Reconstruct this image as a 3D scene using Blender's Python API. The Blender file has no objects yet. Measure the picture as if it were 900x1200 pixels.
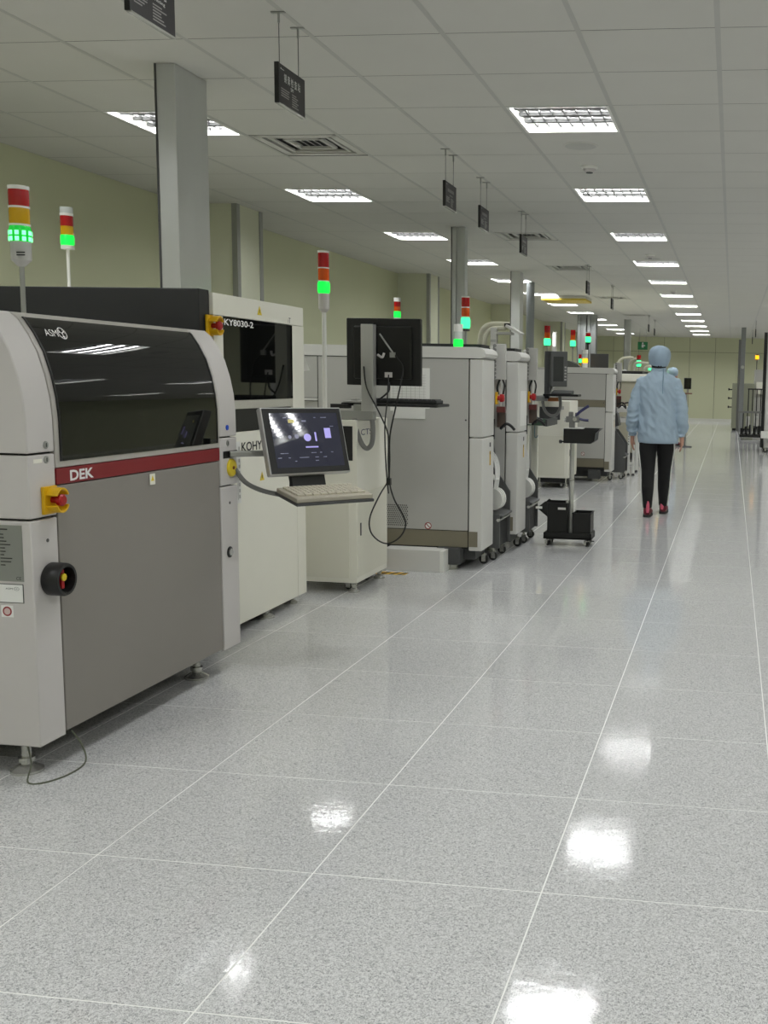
import bpy, bmesh, math, random
from mathutils import Vector, Matrix
random.seed(7)
S = bpy.context.scene
COL = S.collection

# ------------------------------------------------------------------ camera
cam_data = bpy.data.cameras.new('camera'); cam = bpy.data.objects.new('camera', cam_data); COL.objects.link(cam)
F_PX, PPX = 1225.0, 695.98                    # the photograph is the left part of a wider frame
PITCH, YAW, ROLL = 0.124967, 0.128173, 0.021582
cam_data.sensor_fit = 'HORIZONTAL'; cam_data.sensor_width = 36.0
cam_data.lens = F_PX / 900 * 36.0
cam_data.shift_x = -(PPX - 450) / 900; cam_data.shift_y = 0.0
cam_data.clip_start = 0.05; cam_data.clip_end = 200
c_, s_ = math.cos, math.sin
Bm = Matrix(((1, 0, 0), (0, 0, -1), (0, 1, 0)))
Ry = Matrix(((c_(YAW), 0, s_(YAW)), (0, 1, 0), (-s_(YAW), 0, c_(YAW))))
Rx = Matrix(((1, 0, 0), (0, c_(PITCH), -s_(PITCH)), (0, s_(PITCH), c_(PITCH))))
Rz = Matrix(((c_(ROLL), -s_(ROLL), 0), (s_(ROLL), c_(ROLL), 0), (0, 0, 1)))
Rw = Rz @ Rx @ Ry @ Bm
cm = Matrix((Rw[0], -Rw[1], -Rw[2])).transposed().to_4x4()
cm.translation = (0, 0, 1.277)
cam.matrix_world = cm
S.camera = cam

# ------------------------------------------------------------------ light and exposure
world = bpy.data.worlds.new('world'); S.world = world; world.use_nodes = True
world.node_tree.nodes['Background'].inputs[0].default_value = (0.8, 0.85, 0.9, 1)
world.node_tree.nodes['Background'].inputs[1].default_value = 0.02
PANEL_EMISSION = 74.0                          # luminous ceiling panels, the only lamps of the hall
S.view_settings.view_transform = 'Standard'; S.view_settings.look = 'None'
S.view_settings.gamma = 1.0; S.view_settings.exposure = 0.24
S.view_settings.use_curve_mapping = False

# ------------------------------------------------------------------ materials
def lin(c): return tuple(((v / 255) / 12.92 if v / 255 <= 0.04045 else ((v / 255 + 0.055) / 1.055) ** 2.4) for v in c)
MATS = {}
def mat(name, rgb, rough=0.5, metal=0.0, var=0.06, scale=6.0, bump=0.0, bscale=200.0, coat=0.0, emit=None, estr=0.0, spec=0.5, trans=0.0, stretch=None):
    if name in MATS: return MATS[name]
    m = bpy.data.materials.new(name); m.use_nodes = True; nt = m.node_tree; N = nt.nodes; L = nt.links
    b = N['Principled BSDF']; col = lin(rgb)
    b.inputs['Roughness'].default_value = rough; b.inputs['Metallic'].default_value = metal
    b.inputs['Specular IOR Level'].default_value = spec
    b.inputs['Coat Weight'].default_value = coat; b.inputs['Coat Roughness'].default_value = 0.05
    b.inputs['Transmission Weight'].default_value = trans
    geo = N.new('ShaderNodeNewGeometry'); mp = N.new('ShaderNodeMapping'); L.new(geo.outputs['Position'], mp.inputs['Vector'])
    if stretch: mp.inputs['Scale'].default_value = stretch
    nz = N.new('ShaderNodeTexNoise'); nz.inputs['Scale'].default_value = scale; nz.inputs['Detail'].default_value = 3
    L.new(mp.outputs['Vector'], nz.inputs['Vector'])
    mx = N.new('ShaderNodeMix'); mx.data_type = 'RGBA'
    mx.inputs['A'].default_value = (*[v * (1 - var) for v in col], 1); mx.inputs['B'].default_value = (*[min(1, v * (1 + var)) for v in col], 1)
    L.new(nz.outputs['Fac'], mx.inputs['Factor']); L.new(mx.outputs['Result'], b.inputs['Base Color'])
    if bump:
        n2 = N.new('ShaderNodeTexNoise'); n2.inputs['Scale'].default_value = bscale; n2.inputs['Detail'].default_value = 2
        L.new(mp.outputs['Vector'], n2.inputs['Vector'])
        bp = N.new('ShaderNodeBump'); bp.inputs['Strength'].default_value = bump; bp.inputs['Distance'].default_value = 0.002
        L.new(n2.outputs['Fac'], bp.inputs['Height']); L.new(bp.outputs['Normal'], b.inputs['Normal'])
    if emit:
        b.inputs['Emission Color'].default_value = (*lin(emit), 1); b.inputs['Emission Strength'].default_value = estr
    MATS[name] = m
    return m

def floor_mat(name):
    m = bpy.data.materials.new(name); m.use_nodes = True; nt = m.node_tree; N = nt.nodes; L = nt.links
    b = N['Principled BSDF']; b.inputs['Specular IOR Level'].default_value = 0.42
    geo = N.new('ShaderNodeNewGeometry')
    # worm-like flecks
    mp = N.new('ShaderNodeMapping'); mp.inputs['Scale'].default_value = (1, 1, 0); L.new(geo.outputs['Position'], mp.inputs['Vector'])
    n0 = N.new('ShaderNodeTexNoise'); n0.inputs['Scale'].default_value = 190; n0.inputs['Detail'].default_value = 4; n0.inputs['Distortion'].default_value = 1.6
    L.new(mp.outputs['Vector'], n0.inputs['Vector'])
    r0 = N.new('ShaderNodeValToRGB'); r0.color_ramp.elements[0].position = 0.36; r0.color_ramp.elements[1].position = 0.56
    r0.color_ramp.elements[0].color = (*lin((150, 151, 151)), 1); r0.color_ramp.elements[1].color = (*lin((222, 222, 221)), 1)
    L.new(n0.outputs['Fac'], r0.inputs['Fac'])
    n1 = N.new('ShaderNodeTexNoise'); n1.inputs['Scale'].default_value = 85; n1.inputs['Detail'].default_value = 5; n1.inputs['Distortion'].default_value = 2.0
    L.new(mp.outputs['Vector'], n1.inputs['Vector'])
    r1 = N.new('ShaderNodeValToRGB'); r1.color_ramp.elements[0].position = 0.30; r1.color_ramp.elements[1].position = 0.40
    r1.color_ramp.elements[0].color = (0.5, 0.51, 0.52, 1); r1.color_ramp.elements[1].color = (1, 1, 1, 1)
    L.new(n1.outputs['Fac'], r1.inputs['Fac'])
    mu = N.new('ShaderNodeMix'); mu.data_type = 'RGBA'; mu.blend_type = 'MULTIPLY'; mu.inputs['Factor'].default_value = 0.85
    L.new(r0.outputs['Color'], mu.inputs['A']); L.new(r1.outputs['Color'], mu.inputs['B'])
    L.new(mu.outputs['Result'], b.inputs['Base Color'])
    # polish with fine scratches and a slight waviness
    n2 = N.new('ShaderNodeTexNoise'); n2.inputs['Scale'].default_value = 16; n2.inputs['Detail'].default_value = 8; n2.inputs['Distortion'].default_value = 1.5; L.new(mp.outputs['Vector'], n2.inputs['Vector'])
    mr = N.new('ShaderNodeMapRange'); mr.inputs['From Min'].default_value = 0.3; mr.inputs['From Max'].default_value = 0.7; mr.inputs['To Min'].default_value = 0.035; mr.inputs['To Max'].default_value = 0.125
    L.new(n2.outputs['Fac'], mr.inputs['Value']); L.new(mr.outputs['Result'], b.inputs['Roughness'])
    n3 = N.new('ShaderNodeTexNoise'); n3.inputs['Scale'].default_value = 34; n3.inputs['Detail'].default_value = 4; L.new(mp.outputs['Vector'], n3.inputs['Vector'])
    bp = N.new('ShaderNodeBump'); bp.inputs['Strength'].default_value = 0.13; bp.inputs['Distance'].default_value = 0.0022
    L.new(n3.outputs['Fac'], bp.inputs['Height']); L.new(bp.outputs['Normal'], b.inputs['Normal'])
    MATS[name] = m
    return m

M_TILE = floor_mat('polished_speckled_vinyl')
M_GROUT = mat('pale_joint', (240, 240, 236), 0.35)
M_CEIL = mat('mineral_ceiling_tile', (206, 205, 198), 0.9, var=0.03, scale=3, bump=0.15, bscale=260)
M_TBAR = mat('ceiling_runner_metal', (184, 184, 178), 0.5)
M_GAP = mat('dark_joint', (66, 66, 64), 0.9)
M_REFL = mat('satin_reflector', (66, 66, 65), 0.7)
M_WALL = mat('olive_green_paint', (208, 210, 178), 0.7, var=0.03, scale=1.5)
M_WALL2 = mat('pale_green_paint', (216, 217, 194), 0.7, var=0.03, scale=1.5)
M_TRIM = mat('grey_aluminium_trim', (165, 166, 162), 0.4, 0.6)
M_SKIRT = mat('white_skirting', (222, 222, 214), 0.4)
M_PANEL = mat('luminous_panel', (255, 255, 255), 0.5, emit=(252, 254, 255), estr=PANEL_EMISSION)
M_WHITE = mat('white_enamel', (232, 232, 226), 0.4)
M_LGREY = mat('light_grey_powder_coat', (203, 199, 196), 0.45, var=0.03, bump=0.1, bscale=600)
M_FRAME = mat('silver_grey_frame', (190, 186, 180), 0.35, 0.3)
M_GREY = mat('mid_grey_powder_coat', (138, 133, 127), 0.45, var=0.03, bump=0.1, bscale=600)
M_RED = mat('dark_red_band', (128, 22, 30), 0.4)
M_GLASS = mat('smoked_black_glass', (9, 10, 10), 0.035, spec=0.5)
M_CREAM = mat('cream_powder_coat', (238, 236, 223), 0.45, var=0.02)
M_CREAM2 = mat('cream_door', (230, 228, 213), 0.45, var=0.02)
M_BLACK = mat('black_plastic', (18, 18, 18), 0.4)
M_MBLACK = mat('matt_black_sheet_metal', (36, 37, 37), 0.55)
M_DGREY = mat('dark_grey_plastic', (70, 71, 71), 0.5)
M_AGREY = mat('machine_grey_enamel', (186, 185, 180), 0.5, var=0.025)
M_AGREY2 = mat('machine_pale_enamel', (214, 213, 208), 0.45, var=0.02)
M_TAN = mat('brown_grey_band', (128, 122, 104), 0.3)
M_STEEL = mat('brushed_steel', (200, 200, 196), 0.3, 0.6, var=0.08, scale=40, stretch=(1, 1, 0.03))
M_DUCT = mat('galvanised_duct', (196, 198, 196), 0.36, 0.45, var=0.05, scale=8, stretch=(1, 1, 0.2))
M_CHROME = mat('chrome', (200, 200, 196), 0.25, 0.75, var=0.02)
M_YEL = mat('safety_yellow', (224, 176, 16), 0.4)
M_YELL = mat('label_yellow', (222, 196, 40), 0.5)
M_REDB = mat('button_red', (168, 22, 26), 0.35)
M_WTXT = mat('white_print', (238, 238, 236), 0.5)
M_BTXT = mat('dark_print', (40, 40, 40), 0.6)
M_PAPER = mat('white_paper', (236, 236, 232), 0.8, var=0.02)
M_PLATE = mat('grey_rating_plate', (150, 152, 148), 0.35, 0.5)
M_HOSE = mat('grey_conduit', (120, 120, 117), 0.5)
M_CHOSE = mat('cream_hose', (218, 216, 196), 0.5)
M_LENSR = mat('red_lens', (170, 14, 22), 0.2, coat=0.4)
M_LENSO = mat('orange_lens', (216, 84, 14), 0.2, coat=0.4)
M_LENSY = mat('amber_lens', (205, 160, 10), 0.2, coat=0.4)
M_LENSG = mat('lit_green_lens', (30, 200, 80), 0.3, emit=(10, 255, 70), estr=0.9)
M_LENSGD = mat('dim_green_lens', (20, 150, 60), 0.25, emit=(10, 255, 70), estr=0.32)
M_LENSG2 = mat('lit_mint_lens', (60, 210, 130), 0.3, emit=(60, 255, 150), estr=1.5)
M_LENSA = mat('lit_amber_lens', (250, 190, 40), 0.3, emit=(255, 170, 20), estr=1.6)
M_CLEAR = mat('clear_lens', (205, 210, 206), 0.15, coat=0.4)
M_SIGN = mat('sign_black_acrylic', (36, 34, 36), 0.5)
M_SIGNE = mat('sign_clear_edge', (175, 176, 168), 0.2)
M_BLUE = mat('label_blue', (28, 78, 190), 0.4)

# ------------------------------------------------------------------ mesh helpers
ORG = {}
def frame_of(d):
    d = Vector(d).normalized()
    a = Vector((0, 0, 1)) if abs(d.z) < 0.9 else Vector((1, 0, 0))
    u = d.cross(a).normalized(); v = d.cross(u).normalized()
    return u, v
class MB:
    def __init__(s): s.v = []; s.f = []
    def _add(s, vs, fs):
        n = len(s.v); s.v += [Vector(p) for p in vs]; s.f += [tuple(i + n for i in f) for f in fs]; return s
    def box(s, x0, x1, y0, y1, z0, z1):
        return s._add([(x0, y0, z0), (x1, y0, z0), (x1, y1, z0), (x0, y1, z0), (x0, y0, z1), (x1, y0, z1), (x1, y1, z1), (x0, y1, z1)],
                      [(0, 3, 2, 1), (4, 5, 6, 7), (0, 1, 5, 4), (1, 2, 6, 5), (2, 3, 7, 6), (3, 0, 4, 7)])
    def obox(s, c, sx, sy, sz, rot):
        vs = [Vector(c) + rot @ Vector((a * sx / 2, b * sy / 2, d * sz / 2)) for d in (-1, 1) for a, b in ((-1, -1), (1, -1), (1, 1), (-1, 1))]
        return s._add(vs, [(0, 3, 2, 1), (4, 5, 6, 7), (0, 1, 5, 4), (1, 2, 6, 5), (2, 3, 7, 6), (3, 0, 4, 7)])
    def prism(s, axis, prof, a, b):
        f = {'x': lambda p, t: (t, p[0], p[1]), 'y': lambda p, t: (p[0], t, p[1]), 'z': lambda p, t: (p[0], p[1], t)}[axis]
        n = len(prof); vs = [f(p, a) for p in prof] + [f(p, b) for p in prof]
        fs = [tuple(range(n - 1, -1, -1)), tuple(range(n, 2 * n))] + [(i, (i + 1) % n, (i + 1) % n + n, i + n) for i in range(n)]
        return s._add(vs, fs)
    def sheet(s, axis, prof, a, b, th):
        """open profile strip with thickness, offset along its normal"""
        n = len(prof); off = []
        for i, p in enumerate(prof):
            q0 = prof[max(0, i - 1)]; q1 = prof[min(n - 1, i + 1)]
            d = Vector((q1[0] - q0[0], q1[1] - q0[1])).normalized(); off.append((p[0] + d.y * th, p[1] - d.x * th))
        return s.prism(axis, list(prof) + off[::-1], a, b)
    def lathe(s, prof, c, axis=(0, 0, 1), n=16):
        ax = Vector(axis).normalized(); u, v = frame_of(ax); c = Vector(c); base = len(s.v)
        for r, h in prof:
            for k in range(n):
                a = 2 * math.pi * k / n
                s.v.append(c + ax * h + (u * math.cos(a) + v * math.sin(a)) * r)
        for i in range(len(prof) - 1):
            for k in range(n):
                s.f.append((base + i * n + k, base + i * n + (k + 1) % n, base + (i + 1) * n + (k + 1) % n, base + (i + 1) * n + k))
        s.f.append(tuple(base + k for k in range(n - 1, -1, -1))); s.f.append(tuple(base + (len(prof) - 1) * n + k for k in range(n)))
        return s
    def cyl(s, p0, p1, r, n=12, r2=None):
        p0, p1 = Vector(p0), Vector(p1)
        return s.lathe([(r, 0), (r if r2 is None else r2, (p1 - p0).length)], p0, p1 - p0, n)
    def tube(s, pts, r, n=8, sub=5):
        P = [Vector(p) for p in pts]; Q = []
        for i in range(len(P) - 1):
            a, b, c, d = P[max(0, i - 1)], P[i], P[i + 1], P[min(len(P) - 1, i + 2)]
            for k in range(sub):
                t = k / sub
                Q.append(0.5 * ((2 * b) + (c - a) * t + (2 * a - 5 * b + 4 * c - d) * t * t + (-a + 3 * b - 3 * c + d) * t ** 3))
        Q.append(P[-1]); base = len(s.v); u = None
        rr = r if callable(r) else (lambda t: r)
        for i, q in enumerate(Q):
            d = (Q[min(i + 1, len(Q) - 1)] - Q[max(i - 1, 0)]).normalized()
            u = frame_of(d)[0] if u is None else (u - d * u.dot(d)).normalized()
            w = d.cross(u); R_ = rr(i / (len(Q) - 1))
            for k in range(n):
                a = 2 * math.pi * k / n; s.v.append(q + (u * math.cos(a) + w * math.sin(a)) * R_)
        for i in range(len(Q) - 1):
            for k in range(n):
                s.f.append((base + i * n + k, base + i * n + (k + 1) % n, base + (i + 1) * n + (k + 1) % n, base + (i + 1) * n + k))
        s.f.append(tuple(base + k for k in range(n - 1, -1, -1))); s.f.append(tuple(base + (len(Q) - 1) * n + k for k in range(n)))
        return s
    def loft(s, rings, n=16):
        """rings: (centre, (vector half-axis a), (vector half-axis b))"""
        base = len(s.v)
        for c, a, b in rings:
            for k in range(n):
                t = 2 * math.pi * k / n; s.v.append(Vector(c) + Vector(a) * math.cos(t) + Vector(b) * math.sin(t))
        for i in range(len(rings) - 1):
            for k in range(n):
                s.f.append((base + i * n + k, base + i * n + (k + 1) % n, base + (i + 1) * n + (k + 1) % n, base + (i + 1) * n + k))
        s.f.append(tuple(base + k for k in range(n - 1, -1, -1))); s.f.append(tuple(base + (len(rings) - 1) * n + k for k in range(n)))
        return s
    def ball(s, c, rx, ry, rz, n=14, m=9):
        c = Vector(c)
        return s.loft([(c + Vector((0, 0, -rz * math.cos(math.pi * (j + 0.05) / (m - 0.9)))), (max(1e-4, rx * math.sin(math.pi * (j + 0.05) / (m - 0.9))), 0, 0), (0, max(1e-4, ry * math.sin(math.pi * (j + 0.05) / (m - 0.9))), 0)) for j in range(m)], n)
    def xf(s, Mx):
        s.v = [Mx @ p for p in s.v]; return s
    def build(s, name, m, parent=None, bev=0.0, smooth=False, kind=None, segs=2):
        o_ = ORG.get(parent.name, Vector()) if parent else None
        if parent is None:
            xs = [p.x for p in s.v]; ys = [p.y for p in s.v]; zs = [p.z for p in s.v]
            o_ = Vector(((min(xs) + max(xs)) / 2, (min(ys) + max(ys)) / 2, min(zs)))
        me = bpy.data.meshes.new(name); me.from_pydata([p - o_ for p in s.v], [], s.f)
        bm = bmesh.new(); bm.from_mesh(me); bmesh.ops.recalc_face_normals(bm, faces=bm.faces); bm.to_mesh(me); bm.free()
        me.materials.append(m); o = bpy.data.objects.new(name, me); COL.objects.link(o)
        if parent: o.parent = parent; ORG[o.name] = o_
        else: o.location = o_; ORG[o.name] = o_
        if smooth:
            me.shade_smooth()
            try: me.set_sharp_from_angle(angle=math.radians(38))
            except Exception: pass
        if bev:
            b = o.modifiers.new('edge_rounding', 'BEVEL'); b.width = bev; b.segments = segs; b.limit_method = 'ANGLE'; b.angle_limit = math.radians(40)
        if kind: o['kind'] = kind
        return o
def tag(o, label, cat, group=None):
    o['label'] = label; o['category'] = cat
    if group: o['group'] = group
    return o
def thing(name, label, cat, loc, rz=0.0, group=None, local=False):
    o = bpy.data.objects.new(name, None); COL.objects.link(o); o.empty_display_size = 0.1
    o.location = loc; o.rotation_euler = (0, 0, rz); ORG[o.name] = Vector() if local else Vector(loc)
    return tag(o, label, cat, group)
def struct(name, mb, m, parent=None, **k):
    o = mb.build(name, m, parent, **k)
    if not parent: o['kind'] = 'structure'
    return o
def copy_tree(o, loc, parent=None, rz=None):
    c = o.copy(); COL.objects.link(c); ORG[c.name] = Vector()
    if parent is None:
        c.location = loc
        if rz is not None: c.rotation_euler = (0, 0, rz)
    else: c.parent = parent
    for ch in list(o.children): copy_tree(ch, None, c)
    return c
def part_label(o, l): o['label'] = l; return o
def text(name, body, m, parent, origin, right, up, height=None, width=None, align='LEFT', thick=0.0006, bold=0.0):
    cu = bpy.data.curves.new(name, 'FONT'); cu.body = body; cu.align_x = align; cu.size = 1.0; cu.resolution_u = 3; cu.offset = bold
    to = bpy.data.objects.new(name, cu); COL.objects.link(to)
    dg = bpy.context.evaluated_depsgraph_get(); me = bpy.data.meshes.new_from_object(to.evaluated_get(dg))
    bpy.data.objects.remove(to); bpy.data.curves.remove(cu)
    if not me.vertices: return None
    xs = [v.co.x for v in me.vertices]; ys = [v.co.y for v in me.vertices]
    x0, x1, y0, y1 = min(xs), max(xs), min(ys), max(ys)
    k = (height / (y1 - y0)) if height else (width / (x1 - x0)); kx = (width / (x1 - x0)) if width else k
    r, u = Vector(right).normalized(), Vector(up).normalized(); n = r.cross(u); O = Vector(origin)
    og = ORG.get(parent.name, Vector())
    for v in me.vertices: v.co = O + r * ((v.co.x - x0) * kx) + u * ((v.co.y - y0) * k) + n * thick - og
    me.materials.clear(); me.materials.append(m)
    o = bpy.data.objects.new(name, me); COL.objects.link(o); o.parent = parent; ORG[o.name] = og
    return o
# ------------------------------------------------------------------ the hall
ZC = 2.767
XL = lambda i: -0.118 + 0.597 * i
YL = lambda j: 5.885 + 0.6125 * j
XA, XB, YA, YB = XL(-8), XL(10), YL(-17), YL(48)
fl = struct('floor', MB().box(XA - 0.2, XB + 0.2, YA - 0.2, YB + 0.2, -0.12, -0.0003), M_GROUT)
FX, FY = 0.5985, 0.606
tile_me = None; far = MB(); nt_ = 0
for i in range(-8, 11):
    for j in range(-11, 57):
        x0, y0 = -1.0262 + FX * i, 1.843 + FY * j
        x1, y1 = x0 + FX, y0 + FY
        x0 += 0.0020; x1 -= 0.0020; y0 += 0.0020; y1 -= 0.0020
        if x1 > XB or x0 < XA or y1 > YB: continue
        if -4 <= i <= 3 and -2 <= j <= 18:
            if tile_me is None:
                t = MB().box(x0, x1, y0, y1, -0.0003, 0.0).build('floor_tile', M_TILE, fl)
                tile_me = t.data; tx, ty = x0, y0
            else:
                t = bpy.data.objects.new('floor_tile', tile_me); COL.objects.link(t); t.parent = fl
                t.location = (x0 - tx, y0 - ty, 0)
        else: far.box(x0, x1, y0, y1, -0.0003, 0.0)
far.build('floor_tile_field', M_TILE, fl, kind='stuff')

ce = struct('ceiling', MB().box(XA - 0.2, XB + 0.2, YA - 0.2, YB + 0.2, ZC + 0.11, ZC + 0.25), M_CEIL)
LIGHT_CELLS = {(i, j) for i in (-6, -2, 2, 6) for j in range(-16, 48, 4)}
VENT_CELLS = {(-5, 1), (-4, 8), (-4, 13), (-4, 21), (-4, 29)}
ctile = None; far = MB(); T_ = 0.012
for i in range(-8, 10):
    for j in range(-17, 48):
        if (i, j) in LIGHT_CELLS or (i, j) in VENT_CELLS: continue
        x0, x1, y0, y1 = XL(i) + T_, XL(i + 1) - T_, YL(j) + 0.003, YL(j + 1) - 0.003
        if -8 <= i <= 3 and -5 <= j <= 12:
            if ctile is None:
                t = MB().box(x0, x1, y0, y1, ZC, ZC + 0.014).build('ceiling_tile', M_CEIL, ce); ctile = t.data; tx, ty = x0, y0
            else:
                t = bpy.data.objects.new('ceiling_tile', ctile); COL.objects.link(t); t.parent = ce
                t.location = (x0 - tx, y0 - ty, 0)
        else: far.box(x0, x1, y0, y1, ZC, ZC + 0.014)
far.build('ceiling_tile_field', M_CEIL, ce, kind='stuff')
for i in range(-8, 11):
    MB().box(XL(i) - T_, XL(i) + T_, YA, YB, ZC - 0.001, ZC + 0.02).build('ceiling_runner', M_TBAR, ce)
for j in range(-17, 49):
    MB().box(XA, XB, YL(j) - 0.003, YL(j) + 0.003, ZC + 0.0005, ZC + 0.012).build('cross_tee', M_GAP, ce)

# walls
wl = struct('wall_left', MB().box(XA - 0.25, XA, YA, YB, 0, ZC + 0.1), M_WALL)
for k in range(5):
    y0 = 9.03 + 6.0 * k
    MB().box(XA, -4.42, y0, y0 + 0.5, 0, ZC + 0.001).build('pilaster', M_WALL2, wl)
    MB().box(-4.46, -4.41, y0 - 0.01, y0 + 0.05, 0, ZC + 0.001).build('corner_trim', M_TRIM, wl)
    MB().box(-4.46, -4.41, y0 + 0.45, y0 + 0.51, 0, ZC + 0.001).build('corner_trim', M_TRIM, wl)
struct('baseboard_left', MB().box(XA, XA + 0.015, YA, YB, 0, 0.1), M_SKIRT)
struct('wall_right', MB().box(XB, XB + 0.25, YA, YB, 0, ZC + 0.1), M_WALL)
struct('wall_front', MB().box(XA - 0.25, XB + 0.25, YA - 0.25, YA, 0, ZC + 0.1), M_WALL)
wb = struct('wall_back', MB().box(XA - 0.25, XB + 0.25, YB, YB + 0.25, 0, ZC + 0.1), mat('panel_joint_olive', (120, 120, 92), 0.8))
x = -1.2 - 0.85 * 5 + 0.6
for k in range(13):
    x0, x1 = max(XA, x + 0.006), min(XB, x + 0.85 - 0.006); x += 0.85
    if x1 - x0 < 0.1: continue
    MB().box(x0, x1, YB - 0.03, YB, 0.1, 2.28).build('wall_panel', M_WALL, wb)
    MB().box(x0, x1, YB - 0.03, YB, 2.292, ZC).build('wall_panel', M_WALL, wb)
struct('baseboard_back', MB().box(XA, XB, YB - 0.045, YB - 0.03, 0, 0.1), M_SKIRT)

# ceiling lights
def make_light():
    o = thing('ceiling_light', '', 'ceiling light', (0, 0, ZC), local=True)
    w, d = 0.597 / 2 - 0.0125, 0.6125 / 2 - 0.003
    fr = MB()
    for a in ((-w, w, -d, -d + 0.016), (-w, w, d - 0.016, d), (-w, -w + 0.016, -d, d), (w - 0.016, w, -d, d)): fr.box(*a, -0.002, 0.006)
    fr.build('frame', M_WHITE, o)
    h = MB(); w2, d2 = w - 0.003, d - 0.003
    for a in ((-w2, w2, -d2, -d2 + 0.004), (-w2, w2, d2 - 0.004, d2), (-w2, -w2 + 0.004, -d2, d2), (w2 - 0.004, w2, -d2, d2)): h.box(*a, 0.006, 0.062)
    h.box(-w2, w2, -d2, d2, 0.062, 0.07); h.build('housing', M_WHITE, o)
    MB().box(-w2 + 0.005, w2 - 0.005, -d2 + 0.005, d2 - 0.005, 0.055, 0.060).build('reflector', M_REFL, o)
    for k in range(4):
        y = -d + 2 * d * (k + 0.5) / 4
        MB()._add([(-w2 + 0.02, y - 0.017, 0.046), (-w2 + 0.02, y + 0.017, 0.046), (w2 - 0.02, y + 0.017, 0.046), (w2 - 0.02, y - 0.017, 0.046)], [(0, 1, 2, 3)]).build('lamp_tube', M_PANEL, o)
    lv = MB()
    for k in (1, 2, 3):
        y = -d + 2 * d * k / 4; lv.box(-w + 0.016, w - 0.016, y - 0.016, y + 0.016, 0.022, 0.04)
    for k in range(1, 8):
        x = -w + 2 * w * k / 8; lv.box(x - 0.004, x + 0.004, -d + 0.016, d - 0.016, 0.026, 0.040)
    lv.build('louvre', M_REFL, o)
    return o
proto = make_light(); first = True
ORD = ['nearest', 'second', 'third', 'fourth', 'fifth', 'sixth', 'seventh', 'eighth', 'ninth', 'tenth', 'eleventh', 'twelfth']
ROWN = {-6: 'row along the green wall', -2: 'row over the walkway', 2: 'row to the right of the walkway', 6: 'row by the far right wall'}
for i in (-6, -2, 2, 6):
    for j in range(-16, 48, 4):
        loc = ((XL(i) + XL(i + 1)) / 2, (YL(j) + YL(j + 1)) / 2, ZC)
        o = proto if first else copy_tree(proto, loc)
        o.location = loc; first = False
        if j < 0: lb = 'square louvred ceiling light out of view behind the viewpoint'; 
        elif i >= 2 and j < 40: lb = 'square louvred ceiling light out of view right of the walkway'
        else: lb = 'square louvred ceiling light, ' + (ORD[j // 4] + ' in the ' if j else 'nearest in the ') + ROWN[i]
        o['label'] = lb; o['group'] = 'recessed square ceiling lights'

# vents
def make_vent():
    o = thing('ceiling_vent', '', 'air vent', (0, 0, ZC), local=True)
    w, d = 0.28, 0.29
    MB().box(-w, w, -d, d, 0.05, 0.06).build('backing', M_MBLACK, o)
    fr = MB()
    for k in range(3):
        a = w - 0.0 - k * 0.075; b = d - k * 0.075; t = 0.05 if k == 0 else 0.022
        z0, z1 = 0.0 + k * 0.004, 0.012 + k * 0.006
        for q in ((-a, a, -b, -b + t), (-a, a, b - t, b), (-a, -a + t, -b, b), (a - t, a, -b, b)): fr.box(*q, z0, z1)
    fr.build('frame', M_CEIL, o)
    for k in range(6):
        x = -0.1 + k * 0.045
        MB().obox((x, 0, 0.026), 0.03, 0.2, 0.004, Matrix.Rotation(0.6, 3, 'Y')).build('slat', M_TBAR, o)
    return o
vp = make_vent(); first = True
VL = {(-5, 1): 'square louvred air vent beside the nearest hanging sign', (-4, 8): 'square air vent behind the third and fourth hanging signs', (-4, 13): 'square air vent above the fifth small hanging sign, in mid distance',
      (-4, 21): 'small far air vent beyond the yellow ceiling panel', (-4, 29): 'farthest air vent above the machine line'}
for (i, j), lb in VL.items():
    loc = ((XL(i) + XL(i + 1)) / 2, (YL(j) + YL(j + 1)) / 2, ZC)
    o = vp if first else copy_tree(vp, loc)
    o.location = loc; first = False; o['label'] = lb; o['group'] = 'square ceiling air vents'

# speaker, detectors
def disc(x, y, lb):
    o = thing('ceiling_speaker', lb, 'speaker', (x, y, ZC))
    MB().lathe([(0.10, 0.0), (0.10, -0.004), (0.092, -0.007), (0.0, -0.008)], (x, y, ZC), n=28).build('grille', M_TBAR, o, smooth=True)
    MB().lathe([(0.112, 0.0), (0.112, -0.003), (0.101, -0.005), (0.101, 0.0)], (x, y, ZC), n=28).build('rim', M_CEIL, o, smooth=True)
disc(-1.02, 6.86, 'flat round ceiling speaker just past the nearest walkway light')
disc(-1.02, 13.0, 'small round ceiling speaker by the fourth walkway light')
def detector(x, y, lb):
    o = thing('smoke_detector', lb, 'smoke detector', (x, y, ZC), group='smoke detectors')
    MB().lathe([(0.058, 0.0), (0.058, -0.012), (0.05, -0.02)], (x, y, ZC), n=20).build('base', M_WHITE, o, smooth=True)
    MB().lathe([(0.047, -0.02), (0.043, -0.034), (0.03, -0.042), (0.0, -0.043)], (x, y, ZC), n=20).build('cap', M_LGREY, o, smooth=True)
    MB().lathe([(0.024, -0.042), (0.024, -0.047), (0.0, -0.048)], (x, y, ZC), n=14).build('sensor', M_DGREY, o, smooth=True)
detector(-1.05, 7.5, 'round white smoke detector between the two nearest walkway lights')
detector(-1.02, 12.6, 'round white smoke detector just before the fourth walkway light')
detector(-1.02, 17.5, 'tiny far smoke detector just before the sixth walkway light')

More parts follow.
